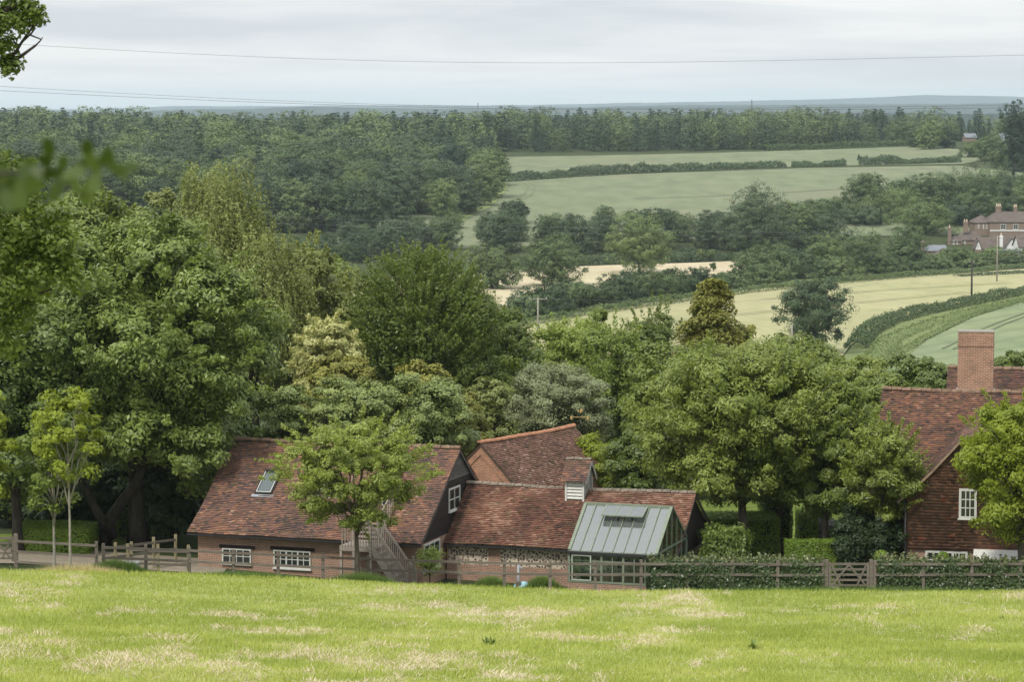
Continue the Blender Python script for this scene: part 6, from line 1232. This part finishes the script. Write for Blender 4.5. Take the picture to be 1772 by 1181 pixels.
# ------------------------------------------------------------------ poles and wires
WIRE = plain('wire', (.14, .14, .15), .6)
def pole(label, x, ytop, d, r=.13, arm=1.6, mat=None):
    X = fx(x, d); g = gzf(X, d); H = at(x, ytop, d).z - g; root = empty('utility_pole', (X, d, g), 0, label, 'pole'); MB().tube([(0, 0, -1), (0, 0, H * .5), (0, 0, H)], [r * 1.15, r, r * .85], 8).build('post', mat or BARK_M, root, True)
    if arm: m = MB(); m.box(-arm / 2, arm / 2, -.06, .06, H - .35, H - .2); m.build('crossarm', mat or BARK_M, root); m = MB(); [m.tube([(k * arm / 2 * .9, 0, H - .2), (k * arm / 2 * .9, 0, H)], .06, 6) for k in (-1, 1)]; m.build('insulators', WHITE, root)
pole('pale wooden pole with a crossarm in the hay field left of centre', 931, 515, 486, .17, 3.2, BARK_P)
pole('dark wooden pole at the hedge between the hay field and the young green crop', 1683, 452, 612, .2, .9, BARK)
pole('pale grey pole standing at the edge of the hay field below the village', 1726.5, 408, 683, .16, 0, BARK_P)
pole('short pale post showing beside the lone oak above the big cherry', 1372, 562, 440, .16, 0, BARK_P)
def wire(label, pts, d, r, blobs=()):
    P = [at(x, y, dd) for (x, y), dd in zip(pts, d if hasattr(d, '__len__') else [d] * len(pts))]
    # smooth through the points
    t = np.linspace(0, 1, len(P)); c = [np.polyfit(t, [p[k] for p in P], min(3, len(P) - 1)) for k in range(3)]; q = [Vector([np.polyval(c[k], s) for k in range(3)]) for s in np.linspace(0, 1, 40)]
    o0 = q[0].copy(); m = MB(); m.tube([p - o0 for p in q], r, 6); o = m.build('power_line', WIRE); o.location = o0; tag(o, label, 'power line')
wire('highest overhead wire crossing the whole sky', [(-600, 30), (70, 78), (430, 98), (886, 107), (1300, 105), (1772, 97), (2400, 80)], 160, 0.0087)
wire('upper wire of the pair sagging just above the forest skyline', [(-600, 108), (0, 149), (320, 168), (700, 181), (1100, 186), (1500, 186), (1772, 182), (2400, 172)], 200, 0.0105)
wire('lower wire of the pair sagging just above the forest skyline', [(-600, 122), (0, 156), (320, 173), (700, 183), (1100, 190), (1500, 189), (1772, 186), (2400, 180)], 190, 0.0118)
wire('pale wire crossing in front of the dark tree belt', [(200, 356), (430, 372), (700, 384), (1000, 394), (1250, 401), (1500, 404)], 560, 0.0186)
wire('second fainter wire below the one crossing the dark tree belt', [(200, 372), (430, 384), (700, 394), (1000, 403), (1250, 409), (1500, 412)], 600, 0.0136)
wire('wire crossing in front of the upper crop field', [(-100, 240), (300, 264), (640, 280), (1000, 291), (1300, 294), (1772, 290), (2000, 286)], 620, 0.0186)
wire('wire running left from the pale pole in the hay field', [(700, 500), (800, 510), (931, 518)], [470, 478, 486], 0.0186)
wire('wire running right from the pale pole in the hay field', [(931, 518), (1060, 524), (1230, 522), (1400, 510), (1683, 455)], [486, 500, 520, 545, 590], 0.0186)
ms_ = at(1301, 172, 3400); mast = empty('radio_mast', (ms_.x, 3400, -48), 0, 'tiny lattice mast on the misty skyline right of centre', 'mast'); MB().tube([(0, 0, 0), (0, 0, ms_.z + 36), (0, 0, ms_.z + 48)], [2.2, 1.2, .5], 4).build('lattice', WIRE, mast)
ms_ = at(827, 178, 3300); mast = empty('radio_mast', (ms_.x, 3300, -48), 0, 'faint thin mast on the misty skyline at the centre', 'mast'); MB().tube([(0, 0, 0), (0, 0, ms_.z + 48)], [.9, .5], 4).build('lattice', WIRE, mast)

# ------------------------------------------------------------------ distant hills
HILL = terrain_mat('far_hill', [(.35, (.02, .033, .031)), (.7, (.05, .066, .056))], .006, .002, (.035, .05, .042), (1, .25, 1))
def hills(pxs, d, jag, seed, thick=.12, tree_h=0):
    xs = np.arange(-600, 2400, 3.); y = np.interp(xs, [p[0] for p in pxs], [p[1] for p in pxs]) - (fbm(xs * .012, xs * 0, seed, 5) - .5) * jag - (fbm(xs * .15, xs * 0, seed + 3, 3) - .5) * tree_h
    zc = -(y - HY) / F * d; X = (xs - CX) / F * d * 1.0; rows = []; base = -50
    for fr, dd in ((0, -thick), (.55, -thick * .55), (.9, -thick * .2), (1, 0), (.9, thick * .3), (0, thick)):
        rows.append(np.stack([X, np.full_like(X, d * (1 + dd)), base + (zc - base) * fr - (1 if fr == 0 else 0)], 1))
    v = np.concatenate(rows); k = len(xs); a = (np.arange(5)[:, None] * k + np.arange(k - 1)[None, :]).ravel(); f = np.stack([a, a + 1, a + k + 1, a + k], 1).ravel()
    tag(meshobj('hills', np_mesh('hills', v, f, 4, smooth=True), HILL), kind='structure')
hills([(-600, 206), (400, 206), (520, 200), (620, 199), (820, 206), (900, 200), (1100, 202), (1300, 195), (1800, 196), (2400, 196)], 3600, 5, 1, tree_h=4)
hills([(-600, 194), (150, 194), (300, 190), (560, 184), (760, 187), (1000, 186), (1200, 181), (1500, 180), (2400, 178)], 8200, 4, 2, .1, 1.2)
hills([(-600, 190), (100, 191), (300, 184), (600, 182), (900, 181), (1100, 178), (1300, 174), (1480, 170), (1600, 165), (1700, 165), (1772, 168), (2400, 172)], 15500, 3, 3, .1, .5)

# ------------------------------------------------------------------ haze
hm = bpy.data.materials.new('haze_air'); hm.use_nodes = True; ht = hm.node_tree; ht.nodes.clear(); ho = ht.nodes.new('ShaderNodeOutputMaterial'); pv = ht.nodes.new('ShaderNodeVolumePrincipled')
pv.inputs['Color'].default_value = (.75, .895, 1, 1); pv.inputs['Density'].default_value = .6e-4; pv.inputs['Anisotropy'].default_value = .2
ht.links.new(pv.outputs[0], ho.inputs['Volume'])
mb = MB(); mb.box(-7600, 7600, -120, 18200, -70, 62); hz_ = mb.build('haze', hm); hz_['kind'] = 'stuff'; hz_['label'] = 'pale blue haze lying over the far country'
